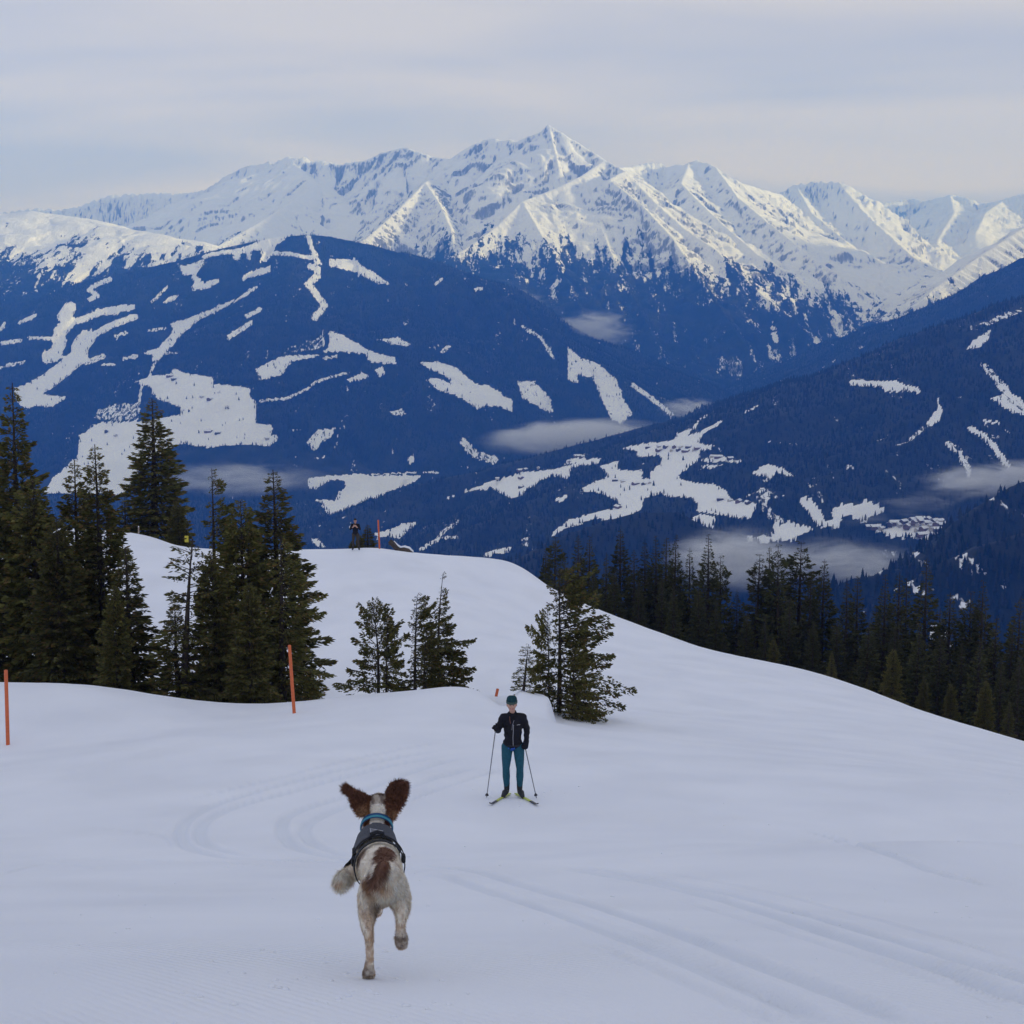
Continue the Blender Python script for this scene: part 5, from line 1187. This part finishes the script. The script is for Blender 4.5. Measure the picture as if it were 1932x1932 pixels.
    sh = flat_mat('pole_grey', (.16, .165, .18), .35, spec=.5)
    def gz(px, py): return float(near_z(np.array([px]), np.array([py]), True)[0])
    pole_stick('ski_pole', (x-.292, y-.30, z+1.44), (x-.47, y-.12, gz(x-.47, y-.12)), 'thin grey ski pole in the raised hand, on the left of the skier', 'poles of the skier', sh, mats['glove'], km)
    pole_stick('ski_pole', (x+.19, y-.10, z+1.05), (x+.415, y-.06, gz(x+.415, y-.06)), 'thin grey ski pole in the lowered hand, on the right of the skier', 'poles of the skier', sh, mats['glove'], km)
skier()
def onlooker():
    q = P(671, 1036, 90.5); x, y = q[0], q[1]; z = float(near_z(np.array([x]), np.array([y]), True)[0])
    root = empty('person', (x, y, z)); tag(root, 'distant person in black jacket and brown trousers standing on the knoll, hands at chest', 'person')
    J = dict(head=(.0, -.02, 1.665), neck=(.0, .005, 1.51), chest=(0, .0, 1.31), waist=(0, .005, 1.09), pel=(0, .0, .955), shoL=(-.185, 0, 1.435), shoR=(.185, 0, 1.435), elbL=(-.27, -.08, 1.20), elbR=(.27, -.08, 1.20),
        wriL=(-.10, -.25, 1.36), wriR=(.10, -.25, 1.36), handL=(-.055, -.26, 1.42), handR=(.055, -.26, 1.42), thumbL=(1, 0, .3), thumbR=(-1, 0, .3), hipL=(-.10, 0, .90), hipR=(.10, 0, .90), kneL=(-.13, -.02, .49), kneR=(.14, -.02, .49), ankL=(-.15, .01, .11), ankR=(.19, .01, .11), toeL=(-.17, -.16, .04), toeR=(.22, -.16, .04))
    mats = dict(skin=bpy.data.materials['skin'], jacket=bpy.data.materials['jacket_black'], trousers=flat_mat('trousers_brown', (.045, .035, .028), .8), glove=bpy.data.materials['skin'], boot=bpy.data.materials['boot_black'])
    j = figure(root, J, mats, vox=.02)
    hd = j['head']; h = fuse('hair', [capsule_np(hd+[0, .018, .055], hd+[0, .024, .030], .092, .090, (.95, 1.05), (0, 1, 0))], .014, 2)
    link_mesh('hair', h, flat_mat('hair_dark', (.03, .02, .016), .8), root)
onlooker()

# ------------------------------------------------------------------ poles, log and small things on the slope
MAT_OR = flat_mat('pole_orange', (.62, .135, .045), .55, var=.12, scale=12)
def marker(px, base_py, depth, top_px, top_py, label, hide=0.0):
    q = P(px, base_py, depth); z = float(near_z(np.array([q[0]]), np.array([q[1]]), True)[0])
    t = P(top_px, top_py, depth+.1)
    o = empty('marker_pole', (q[0], q[1], z)); tag(o, label, 'pole', 'orange piste marker poles')
    a = np.array([t[0]-q[0], t[1]-q[1], t[2]-z])
    v, f = tube_np([-a*.06, a*.3, a*.7, a*.992], [.050, .050, .049, .049], 10); link_mesh('shaft', mesh_np('shaft', v, f, True), MAT_OR, o)
    v, f = tube_np([a*.992, a*1.0, a*1.004], [.049, .040, .004], 10); link_mesh('cap', mesh_np('cap', v, f, True), MAT_OR, o)
marker(15, 1406, 42.0, 11, 1264, 'thick orange marker pole at the left edge, on the front of the snow bank')
marker(555, 1341, 46.0, 546, 1217, 'leaning orange marker pole in front of the second spruce clump')
marker(716, 1034, 91.0, 713.5, 981, 'pale red marker pole on the knoll beside the distant person')
marker(936, 1330, 52.0, 939, 1300, 'short orange stub of a marker pole behind the skier in the hollow')
def log():
    q = P(757, 1037, 91.5); z = float(near_z(np.array([q[0]]), np.array([q[1]]), True)[0])
    o = empty('fallen_log', (q[0], q[1], z)); tag(o, 'bent weathered log rearing out of the snow on the knoll, snow along its back', 'log')
    k = 91.5/3000
    def L(px, py): return np.array([(px-757)*k, 0, (1037-py)*k])
    pts = [L(735, 1018), L(741, 1023), L(748, 1031), L(754, 1035), L(762, 1034), L(770, 1036), L(778, 1043)]
    v, f = tube_np(pts, [.13, .17, .17, .16, .17, .15, .08], 8); link_mesh('stem', mesh_np('stem', v, f, True), flat_mat('log_wood', (.07, .055, .045), .9, var=.4, scale=6, bump=.5), o)
    v, f = tube_np([p+np.array([.06, .0, .14]) for p in pts[1:]], [.04, .07, .08, .09, .08, .04], 8); link_mesh('snow_cap', mesh_np('snow_cap', v, f, True), MAT_SNOW, o)
    v, f = tube_np([L(740, 1024), L(737, 1026), L(733, 1024)], [.06, .04, .02], 6); link_mesh('branch_stub', mesh_np('branch_stub', v, f, True), bpy.data.materials['log_wood'], o)
log()
def post():
    q = P(262, 1015, 98.0); z = float(near_z(np.array([q[0]]), np.array([q[1]]), True)[0])
    o = empty('fence_post', (q[0], q[1], z)); tag(o, 'thin pale wooden post on the crest under the big lone spruce', 'post')
    v, f = tube_np([(0, 0, -.2), (0, 0, .5), (.01, 0, .95)], [.05, .048, .045], 8); link_mesh('shaft', mesh_np('shaft', v, f, True), flat_mat('post_wood', (.33, .27, .22), .9, var=.25, scale=9), o)
    v, f = tube_np([(.01, 0, .95), (.01, 0, 1.0)], [.045, .02], 8); link_mesh('snow_cap', mesh_np('snow_cap', v, f, True), MAT_SNOW, o)
post()
def blaze():
    q = P(352, 1017, 53.2)
    o = empty('trail_marker', q); tag(o, 'small yellow marker hung in the branches of the second spruce clump', 'trail marker')
    bm = bmesh.new(); bmesh.ops.create_cube(bm, size=1.0); bmesh.ops.scale(bm, vec=(.13, .02, .22), verts=bm.verts); bmesh.ops.bevel(bm, geom=bm.edges[:], offset=.008, segments=1, affect='EDGES')
    me = bpy.data.meshes.new('plate'); bm.to_mesh(me); bm.free(); link_mesh('plate', me, flat_mat('marker_yellow', (.60, .50, .05), .5), o)
    v, f = tube_np([(0, 0, .11), (0.005, .03, .32)], [.006, .006], 6); link_mesh('cord', mesh_np('cord', v, f, True), bpy.data.materials['glove_black'], o)
blaze()
def crumbs():
    """loose lumps of snow thrown up by paws, skis and the groomer"""
    g = np.random.default_rng(9); V, F = [], []; ico = bmesh.new(); bmesh.ops.create_icosphere(ico, subdivisions=1, radius=1.0)
    iv = np.array([v.co[:] for v in ico.verts]); fi = np.array([[v.index for v in f.verts] for f in ico.faces]); ico.free()
    spots = [(foot[0]+g.normal(0, .35), foot[1]+g.normal(-.15, .45), .016) for _ in range(40)]
    y = np.exp(g.uniform(math.log(4.6), math.log(30), 70)); spots += [(g.uniform(-.34, .34)*q, q, .012*(.6+q/14)) for q in y]
    spots += [(P(968, 1497, 28.3)[0]+g.normal(0, .8), P(968, 1497, 28.3)[1]+g.normal(0, .8), .02) for _ in range(24)]
    zs = near_z(np.array([s[0] for s in spots]), np.array([s[1] for s in spots]), True); o = 0
    for (x, y_, r), z in zip(spots, zs):
        r = r*g.uniform(.4, 1.2); V.append(iv*r*g.uniform(.7, 1.2, (len(iv), 3))*np.array([1, 1, .6])+np.array([x, y_, z+r*.05])); F.append(fi+o); o += len(iv)
    ob = link_mesh('snow_crumbs', mesh_np('snow_crumbs', np.concatenate(V), np.concatenate(F), True), MAT_SNOW); ob['kind'] = 'stuff'
crumbs()
# ------------------------------------------------------------------ farms and the village on the far meadows
MAT_RF = flat_mat('roof_snow', (.86, .87, .90), .8, var=.04, scale=.4)
MAT_WL = [flat_mat('wall_timber', (.075, .050, .038), .9, var=.3, scale=.5), flat_mat('wall_plaster', (.50, .46, .42), .9, var=.1, scale=.4), flat_mat('wall_brown', (.16, .10, .07), .9, var=.25, scale=.5)]
def far_hit(px, py, d0, d1, near_first=True):
    """where the sight line of a place in the photograph meets the far slopes between two depths"""
    t = np.linspace(d0, d1, 700); r = P(px, py, 1.0)-np.array([0, 0, CAMZ]); q = np.array([0, 0, CAMZ])+t[:, None]*r
    h = far_height(q[:, 0], q[:, 1])[0]; b = q[:, 2] < h
    i = int(np.argmax(b)) if b.any() else None
    return None if i is None else (q[i, 0], q[i, 1], float(h[i]))
def house_meshes(L, W, Hh, Rf, over):
    x, y = L/2, W/2; zb = -3.0
    V = [(-x, -y, zb), (x, -y, zb), (x, y, zb), (-x, y, zb), (-x, -y, Hh), (x, -y, Hh), (x, y, Hh), (-x, y, Hh), (-x, 0, Hh+Rf), (x, 0, Hh+Rf)]
    me = bpy.data.meshes.new('wall'); me.from_pydata(V, [], [(0, 1, 5, 4), (1, 2, 6, 9, 5), (2, 3, 7, 6), (3, 0, 4, 8, 7)])
    xo, yo = x+over, y+over; k = Rf/y; zo = Hh-over*k; th = .55; R_ = []
    for s in (-1, 1): R_ += [(-xo, s*yo, zo+.06), (xo, s*yo, zo+.06), (xo, 0, Hh+Rf+.06), (-xo, 0, Hh+Rf+.06), (-xo, s*yo, zo+th), (xo, s*yo, zo+th), (xo, 0, Hh+Rf+th), (-xo, 0, Hh+Rf+th)]
    F = []
    for b in (0, 8): F += [(b, b+1, b+2, b+3), (b+4, b+5, b+6, b+7), (b, b+1, b+5, b+4), (b+1, b+2, b+6, b+5), (b+3, b, b+4, b+7)]
    rf = bpy.data.meshes.new('roof'); rf.from_pydata(R_, [], F)
    ch = bpy.data.meshes.new('chimney'); c = .45; cx = x*.35
    Vc = [(cx+a*c, .8+b*c, z) for z in (Hh+Rf*.4, Hh+Rf+1.3) for a, b in ((-1, -1), (1, -1), (1, 1), (-1, 1))]
    ch.from_pydata(Vc, [], [(0, 1, 5, 4), (1, 2, 6, 5), (2, 3, 7, 6), (3, 0, 4, 7), (4, 5, 6, 7)])
    wn = bpy.data.meshes.new('window'); Vw, Fw = [], []
    for i in range(3):
        wx = -x+L*(i+.7)/3.4
        for zz in ((1.2, 2.6),) if Hh < 5 else ((1.2, 2.6), (4.0, 5.3)):
            b = len(Vw); Vw += [(wx-.6, -y-.08, zz[0]), (wx+.6, -y-.08, zz[0]), (wx+.6, -y-.08, zz[1]), (wx-.6, -y-.08, zz[1])]; Fw.append((b, b+1, b+2, b+3))
    wn.from_pydata(Vw, [], Fw)
    for m_ in (me, rf, ch, wn): m_.update()
    return me, rf, ch, wn
MAT_GL = flat_mat('window_dark', (.03, .035, .05), .25, spec=.5)
KINDS = []
for k, (L, W, Hh, Rf, ov) in enumerate(((17, 11, 5.5, 3.0, 1.2), (12, 9, 4.0, 2.6, 1.0), (24, 12, 5.0, 3.4, 1.4))):
    ms = house_meshes(L, W, Hh, Rf, ov)
    ms[0].materials.append(MAT_WL[k]); ms[1].materials.append(MAT_RF); ms[2].materials.append(MAT_WL[1]); ms[3].materials.append(MAT_GL); KINDS.append(ms)
def house(px, py, d0, d1, k, label, group, rz=0.0, s=1.0):
    h = far_hit(px, py, d0, d1)
    if h is None: return
    e = empty('house', h, rz); e.scale = (s, s, s); tag(e, label, 'house', group)
    for nm, me in zip(('wall', 'roof', 'chimney', 'window'), KINDS[k]):
        o = bpy.data.objects.new(nm, me); COL.objects.link(o); o.parent = e
HS = []
def c2(fr, x, y): return tuple(cv(fr, [(x, y)])[0])
G1 = 'houses of the hamlet across the upper hillside meadow'
for i, (x, y) in enumerate([(1110, 303), (1175, 296), (1178, 318), (1215, 300), (1250, 322), (1265, 298), (1290, 318), (1305, 300), (1335, 324), (1350, 302), (1385, 318), (1410, 308)]):
    HS.append((*c2('c', x, y), 3600, 6300, i % 3, 'farmhouse in the hamlet row under the upper meadow, %s' % ordinal(i, 12), G1, .3*i))
G2 = 'farm buildings in the middle of the hillside meadow'
for i, (x, y, lb) in enumerate([(912, 500, 'lone farmhouse left of the farm group in the middle of the hillside meadow'), (960, 505, 'small barn between the lone farmhouse and the farm group'), (1035, 520, 'left house of the farm group in the middle of the hillside meadow'), (1085, 522, 'long barn in the farm group in the middle of the hillside meadow'), (1118, 515, 'right house of the farm group in the middle of the hillside meadow'), (930, 660, 'house at the lower corner of the hillside meadow beside the round wood')]):
    HS.append((*c2('c', x, y), 3300, 6300, i % 3, lb, G2, .4*i))
G3 = 'houses along the left meadow of the hillside'
for i, (x, y) in enumerate([(210, 490), (350, 440), (375, 437), (455, 425), (350, 485), (352, 540), (640, 385), (690, 355), (715, 360), (735, 345)]):
    HS.append((*c2('c', x, y), 3800, 6300, (i+1) % 3, 'farmhouse along the narrow left meadow of the hillside, %s' % ordinal(i, 10), G3, .5*i))
G4 = 'houses on the right meadow of the hillside'
for i, (x, y) in enumerate([(1540, 615), (1600, 620), (1650, 625), (1705, 635), (1495, 357), (1530, 362), (1600, 370)]):
    HS.append((*c2('c', x, y), 3300, 6300, i % 3, ['farm on the lower right meadow below the wood, %s' % ordinal(i, 4), 'house on the snowy shelf above the right meadow, %s' % ordinal(i-4, 3)][i > 3], G4, .6*i))
G5 = 'houses of the valley village'
vil = [(860, 918), (900, 916), (940, 920), (1000, 896), (1040, 886), (1070, 900), (1095, 882), (1120, 905), (1150, 890), (1165, 862), (1185, 878), (1195, 900), (1210, 856), (1230, 872), (1240, 896), (1260, 858), (1280, 884), (1285, 906), (1310, 872), (1325, 892), (1350, 868), (1360, 900), (1240, 925), (1290, 928), (1330, 930), (1225, 965), (1190, 935)]
for i, (x, y) in enumerate(vil): HS.append((*c2('d', x, y), 3000, 5200, (i*2) % 3, 'snow-roofed house in the valley village, %s' % ordinal(i, 27) if i not in (6, 13) else 'snow-roofed house in the valley village, %s' % ['in its upper left rows', 'in its middle rows'][i == 13], G5, .35*(i % 4), 1.15))
G6 = 'farms on the big meadow of the forested mountain'
for i, (x, y, lb) in enumerate([(640, 1018, 'topmost farm on the big left meadow of the forested mountain'), (655, 1030, 'barn just under the topmost farm on the big left meadow'), (760, 1098, 'large farmhouse in the middle of the big left meadow'), (790, 1106, 'barn right of the large farmhouse in the big left meadow'), (400, 1228, 'left farmhouse at the lower left of the big meadow'), (435, 1242, 'long barn at the lower left of the big meadow'), (785, 1228, 'farm near the lower edge of the big left meadow'), (820, 1234, 'barn near the lower edge of the big left meadow'), (1005, 1253, 'house at the lower right corner of the big left meadow')]):
    HS.append((*c2('a', x, y), 6000, 9200, (i+2) % 3, lb, G6, .45*i, 1.35))
for h in HS: house(*h)
# ------------------------------------------------------------------ banks of valley fog
def fog_mat(dens, sc, thr, seed):
    m = bpy.data.materials.new('valley_fog'); m.use_nodes = True; n, l = m.node_tree.nodes, m.node_tree.links; n.clear()
    out = n.new('ShaderNodeOutputMaterial'); v = n.new('ShaderNodeVolumePrincipled')
    tc = n.new('ShaderNodeTexCoord'); ge = n.new('ShaderNodeNewGeometry')
    ln = n.new('ShaderNodeVectorMath'); ln.operation = 'DOT_PRODUCT'; l.new(tc.outputs['Object'], ln.inputs[0]); l.new(tc.outputs['Object'], ln.inputs[1])
    f = n.new('ShaderNodeMapRange'); f.interpolation_type = 'SMOOTHSTEP'; f.inputs['From Min'].default_value = 1.0; f.inputs['From Max'].default_value = 0.0; l.new(ln.outputs['Value'], f.inputs['Value'])
    mp = n.new('ShaderNodeMapping'); mp.inputs['Location'].default_value = (seed, seed*2.1, 0); mp.inputs['Scale'].default_value = (.55, .8, 2.0); l.new(ge.outputs['Position'], mp.inputs['Vector'])
    t = n.new('ShaderNodeTexNoise'); t.inputs['Scale'].default_value = sc; t.inputs['Detail'].default_value = 6; t.inputs['Roughness'].default_value = .6; t.inputs['Distortion'].default_value = 1.2
    l.new(mp.outputs[0], t.inputs['Vector'])
    g = n.new('ShaderNodeMath'); g.operation = 'MULTIPLY_ADD'; g.inputs[1].default_value = 6.0; g.inputs[2].default_value = -.80-6.0*thr; l.new(t.outputs['Fac'], g.inputs[0])
    h = n.new('ShaderNodeMath'); h.operation = 'ADD'; l.new(f.outputs[0], h.inputs[0]); l.new(g.outputs[0], h.inputs[1])
    k = n.new('ShaderNodeMapRange'); k.interpolation_type = 'SMOOTHSTEP'; k.inputs['From Min'].default_value = 0.0; k.inputs['From Max'].default_value = 2.4; l.new(h.outputs[0], k.inputs['Value'])
    a = n.new('ShaderNodeMath'); a.operation = 'MULTIPLY'; l.new(f.outputs[0], a.inputs[0]); l.new(k.outputs[0], a.inputs[1])
    b = n.new('ShaderNodeMath'); b.operation = 'MULTIPLY'; b.inputs[1].default_value = dens*1.5; l.new(a.outputs[0], b.inputs[0])
    l.new(b.outputs[0], v.inputs['Density']); v.inputs['Color'].default_value = (.97, .97, .98, 1)
    l.new(v.outputs[0], out.inputs['Volume'])
    return m
def fog(px, py, d, wpx, hpx, thick, dens, thr=.36, tilt=0.0):
    bm = bmesh.new(); bmesh.ops.create_icosphere(bm, subdivisions=3, radius=1.0)
    me = bpy.data.meshes.new('fog_bank'); bm.to_mesh(me); bm.free()
    o = bpy.data.objects.new('fog_bank', me); COL.objects.link(o); o['kind'] = 'stuff'
    o.location = [float(v) for v in P(px, py, d)]
    o.scale = (wpx/FPX*d/2, thick/2, hpx/FPX*d/2); o.rotation_euler = (0, tilt, 0)
    me.materials.append(fog_mat(dens, 7.0/(wpx/FPX*d), thr, px*.37))
fog(1100, 628, 8350, 230, 110, 380, .016, .37, R(-8))
fog(985, 572, 8700, 190, 80, 300, .008, .43, R(25))
fog(1085, 824, 6150, 400, 76, 420, .022, .29, R(-3))
fog(1300, 770, 6350, 140, 50, 300, .015, .38)
fog(1890, 902, 2950, 420, 76, 240, .026, .35, R(-4))
fog(1390, 1058, 2950, 320, 140, 260, .024, .31)
fog(1600, 1062, 2750, 400, 110, 240, .018, .35, R(3))
fog(1805, 1022, 2500, 150, 44, 120, .020, .38, R(-12))
fog(440, 905, 6250, 420, 80, 420, .010, .37)
fog(815, 805, 7000, 150, 80, 200, .008, .45, R(30))
fog(1700, 955, 3450, 380, 60, 260, .006, .44, R(-12))
# ------------------------------------------------------------------ the air
def haze():
    bm = bmesh.new(); bmesh.ops.create_cube(bm, size=1.0)
    me = bpy.data.meshes.new('haze'); bm.to_mesh(me); bm.free()
    o = bpy.data.objects.new('haze', me); COL.objects.link(o)
    x0, x1, y0, y1, z0, z1 = -9500, 9500, -9000, 19800, -1300, 1650
    o.location = ((x0+x1)/2, (y0+y1)/2, (z0+z1)/2); o.scale = (x1-x0, y1-y0, z1-z0)
    m = bpy.data.materials.new('air'); m.use_nodes = True; nt = m.node_tree; nt.nodes.clear()
    out = nt.nodes.new('ShaderNodeOutputMaterial'); v = nt.nodes.new('ShaderNodeVolumePrincipled')
    v.inputs['Color'].default_value = HAZE_COL; v.inputs['Density'].default_value = HAZE_D
    v.inputs['Absorption Color'].default_value = (.60, .68, 1, 1); v.inputs['Anisotropy'].default_value = 0.0
    nt.links.new(v.outputs[0], out.inputs['Volume'])
    me.materials.append(m); o['kind'] = 'stuff'
HAZE_COL = (.075, .29, 1.0, 1); HAZE_D = 8.6e-5
haze()
